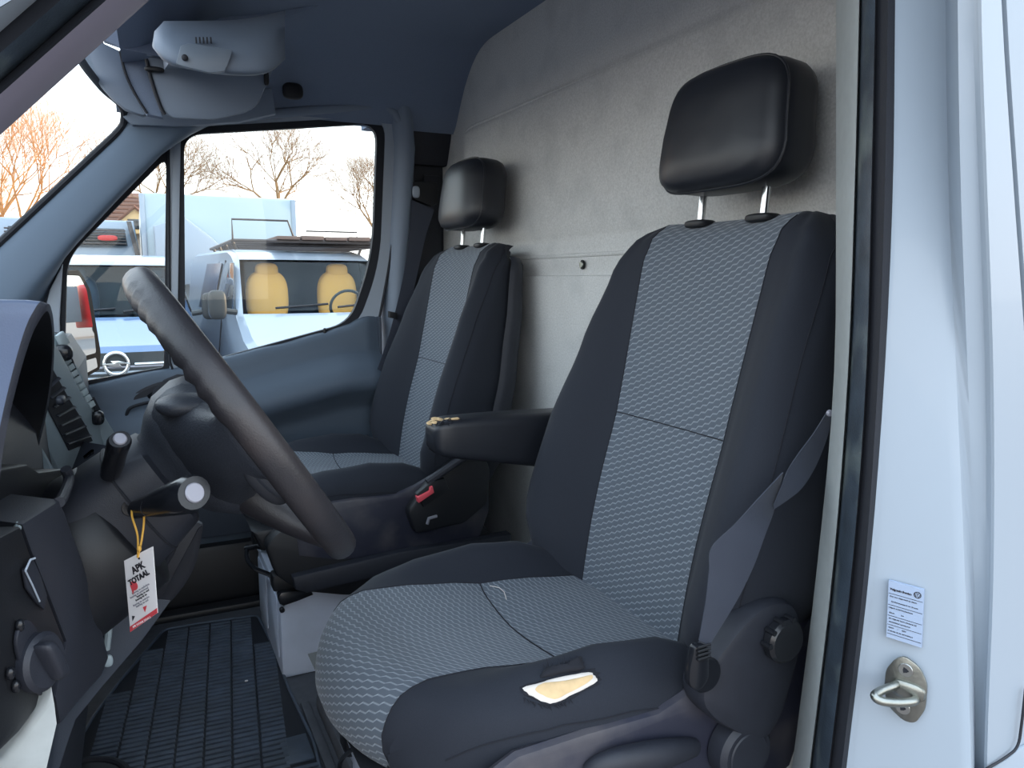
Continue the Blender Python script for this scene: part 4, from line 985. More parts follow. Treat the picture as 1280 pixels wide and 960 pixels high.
# near slab edge polygon (visible grey frame around the vent)
fr_px = [(45, 470), (56, 440), (66, 425), (76, 440), (106, 498), (122, 520), (138, 555), (112, 600), (92, 620), (60, 560), (43, 520)]
def fy(x, y):  # depth of the fascia: its right hand edge lies further over
    u_ = (x - 45) * .0022
    return 1.24 + max(0, u_)
A_ = [tuple(at(x, y, Y=fy(x, y))) for x, y in fr_px]
prism('fascia', A_, (-.10, .04, 0), 'console', cs_, bev=.003)
vt = [(50, 474), (62, 460), (84, 500), (103, 530), (113, 551), (84, 563), (58, 512)]
prism('vent_housing', [tuple(at(x, y, Y=fy(x, y)) + V(.0016, -.002, 0)) for x, y in vt], (.002, 0, 0), 'rubber', cs_, bev=0)
for i in range(7):
    t = (i + .5) / 7; a_ = V(52, 480, 0).lerp(V(82, 560, 0), t); b_ = V(66, 466, 0).lerp(V(112, 550, 0), t)
    a3, b3 = at(a_.x, a_.y, Y=fy(a_.x, 0)) + V(.005, -.004, 0), at(b_.x, b_.y, Y=fy(b_.x, 0)) + V(.005, -.004, 0)
    tube('vent_slat', [a3, b3], .0032, 'plast', cs_, k=8, flat=.35, upv=(.5, 0, 1))
finish(ell_bm(at(76, 500, Y=1.255), (.006, .018, .006), 3), 'vent_tab', 'plast', cs_)
prism('slot_button', [tuple(at(x, y, Y=1.27) + V(.003, -.003, 0)) for x, y in ((100, 570), (111, 563), (113, 567), (102, 575))], (.003, 0, 0), 'gloss', cs_, bev=.001)
# radio and heater strip: right hand grey face
rf = [(66, 412), (74, 420), (104, 470), (114, 500), (128, 515), (144, 540), (146, 552), (134, 560), (112, 520), (80, 462), (64, 435)]
def ry(x): return 1.34 + (x - 64) * .0012
prism('radio_fascia', [tuple(at(x, y, Y=ry(x))) for x, y in rf], (-.06, .05, 0), 'console', cs_, bev=.003)
def rq(x, y, l=.001): return at(x, y, Y=ry(x) - .004) + V(l, -l, 0)
for i in range(9):
    t = i / 8; cx_, cy_ = 74 + 34 * t, 446 + 62 * t
    prism('button', [tuple(rq(cx_ - 1.5, cy_ - 3)), tuple(rq(cx_ + 5, cy_ - 7)), tuple(rq(cx_ + 8, cy_ - 1)), tuple(rq(cx_ + 2, cy_ + 3))], (.004, -.002, .001), 'button', cs_, bev=.0008)
prism('radio_display', [tuple(rq(x, y)) for x, y in ((84, 450), (89, 448), (98, 472), (95, 475))], (.001, 0, 0), 'rubber', cs_, bev=0)
kq = finish(ell_bm(rq(73, 441, .006), (.014, .012, .013), 2.6), 'rotary_knob', 'gloss', cs_)
prism('top_button', [tuple(rq(x, y)) for x, y in ((66, 420), (74, 414), (82, 428), (74, 436))], (.006, 0, 0), 'button', cs_, bev=.002)
prism('lower_slot', [tuple(rq(x, y)) for x, y in ((112, 498), (116, 496), (128, 520), (122, 530))], (.001, 0, 0), 'rubber', cs_, bev=0)
finish(ell_bm(rq(117, 522, .006), (.010, .008, .012), 2.6), 'heater_knob', 'gloss', cs_)
# lower grey moulding running to the knee panel, and side of console
prism('lower_moulding', [tuple(at(x, y, Y=1.20)) for x, y in ((45, 545), (52, 552), (72, 588), (88, 618), (60, 640), (44, 600), (40, 560))], (-.06, .03, 0), 'console', cs_, bev=.006)
prism('console_side', [tuple(at(x, y, Y=1.30)) for x, y in ((92, 590), (112, 590), (140, 558), (150, 560), (140, 640), (120, 700), (90, 700))], (-.14, .20, 0), 'dash', cs_, bev=.004)
# gear lever plinth low in the middle, behind the tag
gl = thing('gear_console', 'dark gear lever housing low beside the steering column', 'gear console', tuple(at(215, 700, Y=1.25)))
pts = [(188, 655), (252, 652), (256, 672), (247, 710), (228, 742), (206, 762), (186, 758), (184, 700)]
prism('housing', cr([tuple(at(x, y, Y=1.22)) for x, y in pts], 4, True), (-.05, .12, 0), 'plast', gl, bev=.012)
tube('trim_line', cr([tuple(at(x, y, Y=1.208)) for x, y in ((222, 672), (214, 692), (202, 712), (190, 726))], 5), .004, 'plast', gl, k=8)

# ------------------------------------------------------------------ overhead console and visor
oc = thing('overhead_console', 'grey overhead console with reading lamp above the windscreen', 'overhead console', tuple(at(275, 40, Y=1.42)))
u0, u1 = 193, 356
rings = []
for i in range(15):
    t = i / 14; x = lerp(u0, u1, t); e_ = abs(2 * t - 1) ** 6
    ytop = 30 + (0 if t < .5 else (-13) * ((t - .5) * 2) ** 2) + (12 if i == 0 else 0); ybot = 72 + 22 * math.sin(math.pi * min(1, t * .62 + .06)) - (16 * ((t - .8) / .2) ** 2 if t > .8 else 0) - (14 if i == 0 else 4 if i == 1 else 0)
    yb_ = lerp(ytop, ybot, .36)
    c0 = at(x, ytop - 3, Y=1.44); c1 = at(x, yb_, Y=1.36 + .03 * e_); c2 = at(x, lerp(yb_, ybot, .75), Y=1.345 + .03 * e_); c3 = at(x, ybot, Y=1.365 + .03 * e_); c4 = c3 + V(0, .09, .03); c5 = at(x, ytop + 4, Y=1.50)
    rings.append(cr([tuple(c) for c in (c0, c1, c2, c3, c4, c5)], 4, True))
finish(loft_bm(rings), 'console_body', 'overhead', oc, angle=70)
lp = [(226, 57), (236, 54), (290, 62), (288, 72), (281, 89), (262, 91), (226, 82), (220, 79)]
ll = prism('reading_lamp', [tuple(at(x, y, Y=1.338)) for x, y in lp], (0, .008, 0), 'lens', oc, bev=.001)
finish(ell_bm(at(231, 72, Y=1.334), (.005, .003, .005), 2, nu=14, nv=8), 'lamp_switch', 'rubber', ll)
for i in range(5):
    prism('grille_slot', [tuple(at(244 + 4.6 * i + dx, y, Y=1.349)) for dx, y in ((0, 46), (2, 46.5), (2.6, 54), (.6, 53.5))], (0, .003, 0), 'rubber', oc, bev=0)
prism('console_neck', [tuple(at(x, y, Y=1.46)) for x, y in ((215, 34), (335, 30), (330, 60), (220, 66))], (0, .46, .08), 'trim', oc, bev=.01)
vs_ = thing('sun_visor', 'grey folded sun visor below the overhead console', 'sun visor', tuple(at(260, 110, Y=1.95)))
vp = round_poly([tuple(at(x, y, Y=1.93)) for x, y in ((184, 70), (330, 82), (343, 84), (322, 132), (308, 141), (270, 150), (215, 148), (203, 138), (190, 100))], .012, 4)
prism('visor_board', vp, (.0, .018, .004), 'trim', vs_, bev=.005)
tube('visor_edge', cr([tuple(at(x, y, Y=1.928)) for x, y in ((183, 74), (190, 103), (200, 132), (206, 143))], 5), .004, 'rubber', vs_, k=8)
finish(ell_bm(at(193, 87, Y=1.92), (.020, .008, .006), 3), 'visor_clip', 'plastb', vs_)
finish(ell_bm(at(333, 98, Y=1.92), (.006, .006, .016), 3), 'visor_pivot', 'plastb', vs_)
vv = thing('header_panel', 'curved grey trim panels between windscreen and sun visor', 'header trim', tuple(at(160, 110, Y=2.0)))
hp = [[(106, 78), (130, 112), (156, 134), (172, 142)], [(118, 62), (140, 100), (160, 125), (180, 143)], [(150, 56), (160, 90), (172, 118), (186, 143)]]
prism('outer_panel', [tuple(at(x, y, Y=2.06)) for x, y in ((98, 66), (104, 78), (120, 100), (140, 122), (156, 136), (178, 144), (186, 142), (168, 118), (156, 92), (149, 63), (130, 54), (118, 30), (92, 40))], (0, .03, .0), 'trim', vv, bev=.004)
prism('inner_panel', [tuple(at(x, y, Y=2.02)) for x, y in ((149, 62), (156, 92), (168, 118), (184, 143), (204, 147), (196, 120), (186, 96), (180, 70), (168, 64))], (0, .03, .0), 'head', vv, bev=.004)
tube('panel_groove', cr([tuple(at(x, y, Y=2.015)) for x, y in ((150, 64), (157, 92), (169, 118), (184, 142))], 5), .003, 'rubber', vv, k=6)
tube('panel_groove', cr([tuple(at(x, y, Y=1.99)) for x, y in ((130, 52), (160, 62), (192, 70))], 5), .0025, 'frame', vv, k=6)
prism('lower_filler', [tuple(at(x, y, Y=2.22)) for x, y in ((150, 128), (200, 120), (340, 110), (345, 142), (300, 152), (220, 158), (166, 156), (154, 146))], (0, .03, 0), 'trim', vv, bev=.004)
prism('roof_edge_panel', [tuple(at(x, y, Y=1.90)) for x, y in ((118, 46), (150, 61), (194, 71), (340, 30), (420, 0), (440, -40), (90, -40), (90, 30))], (0, .04, .02), 'head', vv, bev=.006)

# ------------------------------------------------------------------ floor mat: ribbed rubber with raised ribs in columns
mt_ = thing('floor_mat', 'black ribbed rubber mat on the cab floor before the far seat', 'floor mat', (.05, 1.75, .664))
FZ = .672
out = [at(x, y, Z=FZ) for x, y in ((88, 985), (98, 925), (118, 892), (150, 850), (205, 786), (250, 778), (322, 768), (336, 795), (362, 862), (392, 925), (404, 975), (415, 1010))]
base = round_poly([tuple(p) for p in out], .02, 3)
prism('mat_base', [(p.x, p.y, .6625) for p in base], (0, 0, .006), 'rubber', mt_, bev=.001)
tube('mat_rim', [(p.x, p.y, .6695) for p in base], .0035, 'matr', mt_, k=8, closed=True)
def inside(x, y, P):
    c = False; n = len(P)
    for i in range(n):
        a, b = P[i], P[i - 1]
        if (a.y > y) != (b.y > y) and x < (b.x - a.x) * (y - a.y) / (b.y - a.y) + a.x: c = not c
    return c
bm = bmesh.new(); xw = .053; yw = .0172
ins = [p for p in base]
nrib = 0
for i in range(-12, 14):
    for j in range(0, 110):
        x0 = .02 + i * xw; y0 = 1.18 + j * yw; sk = .10 * (y0 - 1.6)          # slight skew as laid
        cx_, cy_ = x0 + sk + xw / 2, y0 + yw / 2 - .05 * x0
        if .20 < cx_ < .262 and 1.40 < cy_ < 1.50: continue
        if all(inside(cx_ + dx, cy_ + dy, ins) for dx in (-xw * .32, xw * .32) for dy in (-yw / 2, yw / 2)):
            hx_, hy_ = xw / 2 - .0020, yw / 2 - .0026; z0, z1 = .6680, .6730 + .0004 * math.sin(i * 5 + j * 1.7)
            v0 = [bm.verts.new((cx_ + sx * hx_, cy_ + sy * hy_ - .05 * sx * hx_, z0)) for sx, sy in ((-1, -1), (1, -1), (1, 1), (-1, 1))]
            v1 = [bm.verts.new((cx_ + sx * (hx_ - .0008), cy_ + sy * (hy_ - .0012) - .05 * sx * hx_, z1)) for sx, sy in ((-1, -1), (1, -1), (1, 1), (-1, 1))]
            bm.faces.new(v1)
            for k in range(4): bm.faces.new((v0[k], v0[(k + 1) % 4], v1[(k + 1) % 4], v1[k]))
            nrib += 1
rb = finish(bm, 'mat_ribs', 'matr', mt_, smooth=False, doubles=False); rb['kind'] = 'stuff'
box('blank_square', (.205, 1.405, .667), (.258, 1.495, .6725), 'matr', mt_, bev=.001)
tag(finish(ell_bm(at(308, 851, Z=.676), (.004, .003, .0015), 2.4, nu=10, nv=6), 'paper_scrap', 'paper'), 'tiny white scrap lying on the ribbed rubber mat', 'scrap')
pd = thing('rubber_pad', 'round dark rubber edge near the mat corner at bottom left', 'pad', tuple(at(88, 950, Z=.70)))
finish(cyl_bm((-.155, 1.46, .668), (0, 0, 1), .085, .03, 40, .006), 'pad_body', 'plastb', pd)
tube('pad_rim', [(-.155 + .088 * math.cos(a), 1.46 + .088 * math.sin(a), .697) for a in [2 * math.pi * i / 40 for i in range(40)]], .007, 'rubber', pd, k=10, closed=True)

# cable and latch on top of the far seat box
cb = thing('adjuster_cable', 'black cable and latch lying over the white box of the far seat', 'cable', (.26, 1.9, .90))
tube('cable', cr([tuple(at(x, y, Y=Y_)) for x, y, Y_ in ((309, 683, 2.04), (309, 698, 1.98), (318, 710, 1.92), (336, 718, 1.86), (356, 728, 1.80), (374, 734, 1.77))], 6), .006, 'gloss', cb, k=10)
prism('latch', [tuple(at(x, y, Y=1.72)) for x, y in ((348, 746), (352, 741), (388, 736), (392, 744), (372, 752), (355, 758), (350, 756))], (0, .03, 0), 'gloss', cb, bev=.004)
cyl('latch_pin', at(352, 761, Y=1.725), (0, -1, 0), .006, .012, 'gloss', cb, k=14)
tube('top_latch', [at(306, 686, Y=2.03), at(322, 683, Y=2.02), at(331, 685, Y=2.0)], .007, 'gloss', cb, k=8)
# dark inner side cover of the far seat
prism('side_cover', round_poly([tuple(at(x, y, Y=1.69)) for x, y in ((332, 684), (345, 668), (372, 648), (420, 640), (520, 632), (600, 650), (640, 700), (640, 745), (430, 745), (375, 740), (345, 720))], .012, 4), (0, .05, 0), 'plastb', seat2, bev=.008)
prism('side_rail', [tuple(at(x, y, Y=1.665)) for x, y in ((366, 722), (500, 690), (640, 668), (640, 690), (500, 715), (385, 742), (370, 738))], (0, .04, 0), 'plast', seat2, bev=.006)

# ------------------------------------------------------------------ striker on the pillar
fx, fy_ = at(1100, 830, X=.6445), at(1160, 850, X=.6605)
sx = V(fy_.x - fx.x, fy_.y - fx.y, 0).normalized(); sz = V(0, 0, 1); sn = sx.cross(sz); sn = sn if sn.y < 0 else -sn
sc0 = at(1134, 858, X=.6530) + sn * .0025
st_ = thing('door_striker', 'steel door striker bolted to the white pillar', 'striker', tuple(sc0))
def S(u_, v_, n_=0): return sc0 + sx * u_ + sz * v_ + sn * n_
kpx = 1.0
hwid, hhei = .0195, .0325
plate = round_poly([tuple(S(u_ * hwid, v_ * hhei)) for u_, v_ in ((-.55, .85), (-.15, 1.0), (.55, .80), (.95, .35), (.95, -.45), (.55, -1.0), (.0, -1.05), (-.75, -.75), (-.98, -.3), (-.98, .4))], .006, 4)
prism('plate', plate, tuple(sn * .003), 'steel', st_, bev=.001)
finish(ell_bm(S(.002, -.001, .003), (.016, .009, .004), 3, (sx, sz, sn), nu=24, nv=8), 'raised_boss', 'steel', st_)
for v_ in (.019, -.020):
    b_ = cyl('screw', S(-.001, v_, .003), sn, .0068, .0016, 'bolt', st_, k=20, bev=.0005)
    for i in range(6):
        a = i * math.pi / 3
        cyl('star_socket', S(-.001 + .0022 * math.cos(a), v_ + .0022 * math.sin(a), .0044), sn, .0010, .0004, 'rubber', b_, k=8, bev=.0001) if i % 2 == 0 else None
    cyl('socket_core', S(-.001, v_, .0044), sn, .0024, .0004, 'rubber', b_, k=12, bev=.0001)
lp_ = cr([tuple(S(.010, -.006, .002)), tuple(S(.009, -.006, .012)), tuple(S(-.001, -.006, .024)), tuple(S(-.013, -.005, .033)), tuple(S(-.019, -.002, .033)), tuple(S(-.016, .000, .022)), tuple(S(-.009, .002, .009)), tuple(S(-.007, .003, .002))], 6)
tube('striker_loop', lp_, .0042, 'steel', st_, k=12)

# ------------------------------------------------------------------ service sticker
def wn_(x, y, X_): return at(x, y, X=X_)
stk = [wn_(1112, 724, .6455), wn_(1156, 736, .6590), wn_(1153, 808, .6590), wn_(1109, 794, .6455)]
stn = (stk[1] - stk[0]).cross(stk[3] - stk[0]).normalized(); stn = stn if stn.y < 0 else -stn
SK = thing('service_sticker', 'small pale blue service sticker on the white door pillar', 'sticker', tuple(stk[0]))
prism('label', [tuple(p + stn * .004) for p in stk], tuple(-stn * .004), 'sticker', SK, bev=0)
def q_(u_, v_, l=.0043): return stk[0].lerp(stk[1], u_).lerp(stk[3].lerp(stk[2], u_), v_) + stn * l
su = (stk[1] - stk[0]); sv = -(stk[3] - stk[0]); W_ = su.length
text('sticker_text', 'Volgende Service', W_ * .088, 'cblk', SK, q_(.05, .15), su, sv, bold=.00015)
for v_, s_, t_ in ((.27, .05, 'door ons uitgevoerd op datum'), (.36, .10, 'bij kilometerstand van de auto'), (.47, .03, 'volgens onderhoudsschema'), (.56, .05, 'datum           km'), (.66, .05, 'de volgende beurt uitvoeren bij'), (.72, .05, 'remvloeistof vernieuwen'), (.82, .05, 'datum      /      2023'), (.88, .03, 'of eerder bij de servicebeurt')):
    text('sticker_text', t_, W_ * .062, 'cblk', SK, q_(s_, v_), su, sv)
for v_ in (.21, .41, .60, .76, .92):
    prism('ruled_line', [tuple(q_(.02, v_)), tuple(q_(.98, v_)), tuple(q_(.98, v_ + .008)), tuple(q_(.02, v_ + .008))], tuple(stn * .0001), 'cblk', SK, bev=0)
lc = q_(.83, .115); lr = W_ * .095; sun_ = su.normalized(); svn = (sv - sun_ * sv.dot(sun_)).normalized()
tube('round_emblem', [lc + sun_ * (lr * math.cos(a)) + svn * (lr * math.sin(a)) for a in [2 * math.pi * i / 32 for i in range(32)]], W_ * .012, 'cblk', SK, k=6, closed=True)
def zz(pts): return [lc + sun_ * (x * lr) + svn * (y * lr) for x, y in pts]
tube('emblem_letter', zz([(-.42, .85), (0, .02), (.42, .85)]), W_ * .010, 'cblk', SK, k=6)
tube('emblem_letter', zz([(-.86, .42), (-.35, -.86), (0, -.08), (.35, -.86), (.86, .42)]), W_ * .010, 'cblk', SK, k=6)
# little rust specks on the pillar are paint wear: three tiny chips
for x, y in ((1085, 808), (1168, 818), (1090, 917)):
    pass

# ------------------------------------------------------------------ passenger door mirror (outside)
mr = thing('wing_mirror', 'black wing mirror with two glasses outside the far door', 'mirror', (-.16, 2.62, 1.45))
MX, MY = V(.84, .54, 0).normalized(), None     # the glass looks rearwards, slightly to the cab
mo = at(103, 405, Y=2.66)
# glass plane basis: right edge nearer the rear
mu = V(.50, .42, 0).normalized(); mn = V(.86, -.50, .035).normalized(); mu = mn.cross(V(0, 0, 1)).normalized(); mu = mu if mu.x > 0 else -mu
def pl(x, y):  # measured direction -> mirror plane
    d = (at(x, y, Y=1.0) - V(0, 0, CZ)); t = (mo - V(0, 0, CZ)).dot(mn) / d.dot(mn); return V(0, 0, CZ) + d * t
hs_ = round_poly([tuple(pl(x, y)) for x, y in ((70, 338), (100, 337), (114, 362), (127, 440), (126, 462), (100, 477), (70, 480))], .012, 5)
prism('housing', [tuple(p) for p in hs_], tuple(-mn * .06), 'matte', mr, bev=.006)
mgl = [pl(x, y) for x, y in ((70, 344), (98, 345), (107, 362), (117, 420), (119, 441), (70, 455))]
gm = round_poly([tuple(p + mn * .001) for p in mgl], .008, 4)
prism('main_glass', [tuple(p) for p in gm], tuple(mn * .002), 'mirror', mr, bev=0)
g2 = round_poly([tuple(pl(x, y) + mn * .001) for x, y in ((70, 461), (119, 447), (121, 459), (98, 471), (70, 474))], .006, 4)
lw = prism('lower_glass', [tuple(p) for p in g2], tuple(mn * .002), 'mirror', mr, bev=0)
tube('mirror_arm', [(-.20, 2.40, 1.34), (-.22, 2.55, 1.36), (-.20, 2.64, 1.40)], .022, 'plastb', mr, k=12)

# ------------------------------------------------------------------ outside: parked vehicles
def van(name, label, loc, yaw, L_, W_, Hr, hood, prof=None, paint='vwhite', cat='van', roof_rise=.05, detail=True, group=None, wsm='glasst', seat_m='vdark'):
    """local x runs forward from the nose at 0, negative backwards"""
    t = bpy.data.objects.new(name, None); COL.objects.link(t); t['label'] = label; t['category'] = cat
    if group: t['group'] = group
    t.location = loc; t.rotation_euler = (0, 0, yaw); t['_b'] = (0, 0, 0)
    zh, zw = hood; hw = W_ / 2
    P_ = [(0, .25), (.03, .55), (0, zh - .12), (-.10, zh - .02), (-.35, zh + .05), (-.85, zw), (-1.60, Hr - .10), (-1.85, Hr - .02), (-2.3, Hr + roof_rise * .6), (-L_ + .2, Hr + roof_rise), (-L_, Hr - .1), (-L_, .3)]
    def yy(z, s): return s * (hw - .16 * max(0, z - (zw - .1)) / max(.5, Hr - zw))
    bm = bmesh.new()
    cols = []
    for s, k in ((-1, 1.0), (-.93, 1.0), (-.5, 1.0), (0, 1.0), (.5, 1.0), (.93, 1.0), (1, 1.0)):
        col_ = []
        for x, z in P_:
            xx = x - (.16 * abs(s) ** 3 if x > -1.9 else 0) - (.05 if abs(s) == 1 and x > -.5 else 0)
            zz_ = z - (.035 if abs(s) == 1 and z > zh - .1 else 0)
            col_.append(V(xx, yy(z, 1) * s, zz_))
        cols.append(col_)
    bm = bmesh.new(); vv_ = [[bm.verts.new(p) for p in c] for c in cols]; nP = len(P_)
    for ci, (a, b) in enumerate(zip(vv_, vv_[1:])):
        for i in range(nP):
            if i == 5 and 0 < ci < 5: continue
            j = (i + 1) % nP; bm.faces.new((a[i], a[j], b[j], b[i]))
    bm.faces.new(vv_[0][::-1]); bm.faces.new(vv_[-1])
    finish(bm, 'body', paint, t, angle=25)
    box('inner_bulkhead', (-2.75, -hw + .16, zw - .5), (-2.70, hw - .16, Hr - .1), 'vdark', t, bev=.01)
    box('inner_dash', (-1.35, -hw + .12, zw - .45), (-.80, hw - .12, zw - .06), 'grille', t, bev=.04)
    for y_ in (-.42, .42):
        finish(ell_bm((-1.95, y_, zw + .14), (.12, .24, .32), 3), 'front_seat', seat_m, t); finish(ell_bm((-1.93, y_, zw + .46), (.07, .13, .09), 3), 'front_headrest', seat_m, t)
    for y_ in (.36,): tube('steering_ring', [(-1.40 + .08 * math.sin(a), y_ + .19 * math.cos(a), zw + .06 + .17 * math.sin(a)) for a in [2 * math.pi * i / 24 for i in range(24)]], .018, 'grille', t, k=6, closed=True)
    def fpt(a, b, s, f, off=.012):   # point on the front skin between profile knots a and b
        (xa, za), (xb, zb) = P_[a], P_[b]; x, z = lerp(xa, xb, f), lerp(za, zb, f); n_ = V(za - zb, 0, 0); d_ = V(xb - xa, 0, zb - za).normalized(); nn = V(d_.z, 0, -d_.x)
        return V(x - .16 * abs(s) ** 3, yy(z, 1) * s, z) + nn * off
    row = lambda a, b, f, s0=.90, off=.012: [fpt(a, b, -s0 + 2 * s0 * i / 10, f, off) for i in range(11)]
    finish(strip_bm(row(5, 6, .03), row(5, 6, .93, .88), .01), 'windscreen', wsm, t, angle=60)
    tube('wiper', [fpt(5, 6, -.6, .06, .03), fpt(5, 6, .0, .12, .03)], .012, 'rubber', t, k=6)
    tube('wiper', [fpt(5, 6, .1, .06, .03), fpt(5, 6, .7, .14, .03)], .012, 'rubber', t, k=6)
    finish(strip_bm(row(1, 2, .05, .66), row(1, 2, 1.15, .72), .02), 'grille', 'grille', t, angle=60)
    for i in range(4):
        tube('grille_bar', row(1, 2, .18 + .17 * i, .64, .035), .012, 'silver' if i == 3 else 'frame', t, k=6)
    finish(strip_bm(row(0, 1, .1, .8), row(0, 1, .8, .8), .015), 'bumper_intake', 'grille', t, angle=60)
    for s in (-1, 1):
        a_ = [fpt(1, 2, s * v, f, .02) for v, f in ((.68, .55), (.95, .62), (.97, 1.15), (.70, 1.05))]
        prism('headlamp', [tuple(p) for p in a_], (.02, 0, 0), 'chrome', t, bev=.004)
        ws = [V(x, yy(z, s) + s * .006, z) for x, z in ((-1.05, zw + .02), (-1.62, Hr - .14), (-2.15, Hr - .13), (-2.15, zw + .02))]
        prism('side_window', [tuple(p) for p in ws], (0, s * .01, 0), 'dglass', t, bev=.003)
        ws = [V(x, yy(z, s) + s * .006, z) for x, z in ((-2.40, zw + .0), (-2.40, Hr - .13), (-3.5, Hr - .12), (-3.5, zw))]
        prism('side_panel', [tuple(p) for p in ws], (0, s * .01, 0), 'vdark', t, bev=.003)
        tube('door_seam', [V(-2.25, s * (hw + .002), .4), V(-2.25, yy(Hr - .1, s), Hr - .1)], .008, 'rubber', t, k=5)
        mi = finish(ell_bm((-.98, s * (hw + .16), zw + .10), (.06, .09, .15), 3.5), 'door_mirror', 'grille', t)
        tube('mirror_stalk', [V(-1.0, s * (hw - .03), zw + .02), V(-.98, s * (hw + .1), zw + .04)], .03, 'grille', mi, k=8)
        for x in (-.75, -L_ + .95):
            wh = finish(cyl_bm((x, s * (hw - .20), .33), (0, s, 0), .33, .21, 32, .03), 'wheel', 'tyre', t)
            cyl('wheel_disc', (x, s * (hw + .0), .33), (0, s, 0), .19, .015, 'silver', wh, k=24, bev=.004)
    return t, fpt
YW = R(-90)
v1, fp1 = van('van', 'pale blue van with round emblem facing us outside the quarter window', (-.22, 8.25, 0), YW, 4.7, 1.58, 1.86, (.97, 1.20), paint='vblue')
ec = fp1(1, 2, .0, .80, .055); er = .105
tube('emblem_ring', [ec + V(0, er * math.cos(a), er * math.sin(a)) for a in [2 * math.pi * i / 36 for i in range(36)]], .018, 'chrome', v1, k=8, closed=True)
bo = [(-.13, -.005), (-.02, .030), (.05, .030), (.03, .006), (.13, .005), (.02, -.030), (-.05, -.030), (-.03, -.006)]
prism('emblem_bolt', [tuple(ec + V(.002, -x, z)) for x, z in bo], (.02, 0, 0), 'chrome', v1, bev=.003)
tube('emblem_bar', [fp1(1, 2, s, .76, .04) for s in (-.66, -.4, -.2)], .02, 'chrome', v1, k=8)
tube('emblem_bar', [fp1(1, 2, s, .76, .04) for s in (.2, .4, .66)], .02, 'chrome', v1, k=8)

v2, fp2 = van('van', 'white work van with dark side panels and roof rack beyond the window', (1.93, 7.45, 0), YW + R(4), 5.2, 1.95, 1.92, (.98, 1.24), seat_m='oseat', wsm='glass')
rk = thing('roof_rack', 'brown roof rack with boards on top of the white work van', 'roof rack', (1.9, 9.5, 2.0))
RZ = 2.04
def rp(x, y): return V(x, y, RZ)
xa, xb, ya, yb = 1.02, 2.95, 9.3, 12.2
for x in (xa, xb): tube('side_rail', [rp(x, ya), rp(x, yb)], .022, 'rack', rk, k=8)
for i in range(6): tube('cross_bar', [rp(xa, lerp(ya, yb, i / 5)), rp(xb, lerp(ya, yb, i / 5))], .02, 'rack', rk, k=8)
for x in (xa, xb):
    for y in (9.4, 10.2, 11.0, 11.8): tube('foot', [V(x, y, RZ), V(x + (.04 if x < 2 else -.04), y, 1.94)], .02, 'rack', rk, k=6)
for j in range(5): box('board', (1.50 + .28 * j, 9.25, RZ + .02), (1.76 + .28 * j, 10.4, RZ + .06 + .008 * (j % 2)), 'rackw', rk, bev=.005)
tube('front_hoop', [V(xa, 9.35, RZ), V(xa, 9.35, RZ + .24), V(xa + .62, 9.35, RZ + .24), V(xa + .70, 9.35, RZ)], .012, 'rack', rk, k=6)
tube('rear_hoop', [V(xa + 1.2, 11.2, RZ), V(xa + 1.2, 11.2, RZ + .24), V(xb, 11.2, RZ + .24), V(xb, 11.2, RZ)], .012, 'rack', rk, k=6)

# large white box truck behind
bt_ = thing('box_truck', 'tall white box truck standing behind the parked vans', 'truck', (1.35, 14.5, 0))
box('box_body', (.14, 14.2, .9), (2.62, 20.5, 3.02), 'boxw', bt_, bev=.05)
box('corner_post', (2.56, 14.17, .9), (2.64, 14.22, 3.0), 'vwhite', bt_, bev=.01)
box('corner_post', (.12, 14.17, .9), (.20, 14.22, 3.0), 'vwhite', bt_, bev=.01)
prism('wind_deflector', [(.30, 14.15, 1.5), (.30, 14.15, 2.45), (.75, 14.15, 2.62), (1.15, 14.15, 2.30), (1.5, 14.15, 1.95), (1.5, 14.15, 1.5)], (0, -.5, 0), 'vwhite', bt_, bev=.06)
box('chassis', (.3, 14.4, .5), (2.4, 20.2, .9), 'grille', bt_, bev=.02)
for x in (.35, 2.15):
    for y in (15.2, 19.0): cyl('wheel', (x, y, .48), (1, 0, 0), .48, .28, 'tyre', bt_, k=28, bev=.03)
# white camper like truck cab to the left with dark band
wt = thing('white_truck', 'white truck with dark louvred window band behind the pale blue van', 'truck', (-.4, 16, 0))
box('cab_body', (-2.6, 15.8, .5), (.06, 19, 2.05), 'vwhite', wt, bev=.08)
prism('cab_top', [(-2.4, 15.85, 2.0), (.10, 15.85, 2.0), (.02, 16.1, 2.68), (-2.3, 16.1, 2.68)], (0, 2.8, 0), 'vwhite', wt, bev=.05)
prism('window_band', [(-2.0, 15.86, 2.20), (-.10, 15.86, 2.20), (-.14, 15.98, 2.52), (-1.95, 15.98, 2.52)], (0, -.03, 0), 'dglass', wt, bev=.01)
for i in range(5): tube('louvre', [(-2.0, 15.80 + .02 * i, 2.24 + .06 * i), (-.12, 15.80 + .02 * i, 2.24 + .06 * i)], .014, 'rack', wt, k=6)
finish(ell_bm((-.42, 15.80, 2.34), (.16, .02, .05), 3), 'red_sign', 'redp', wt)
prism('dark_stripe', [(.02, 15.80, 2.0), (.10, 15.80, 2.0), (-.02, 15.98, 2.66), (-.10, 15.98, 2.66)], (0, -.02, 0), 'rack', wt, bev=.002)
for x in (-2.3, -.2): cyl('wheel', (x, 16.6, .42), (1, 0, 0), .42, .25, 'tyre', wt, k=28, bev=.03)

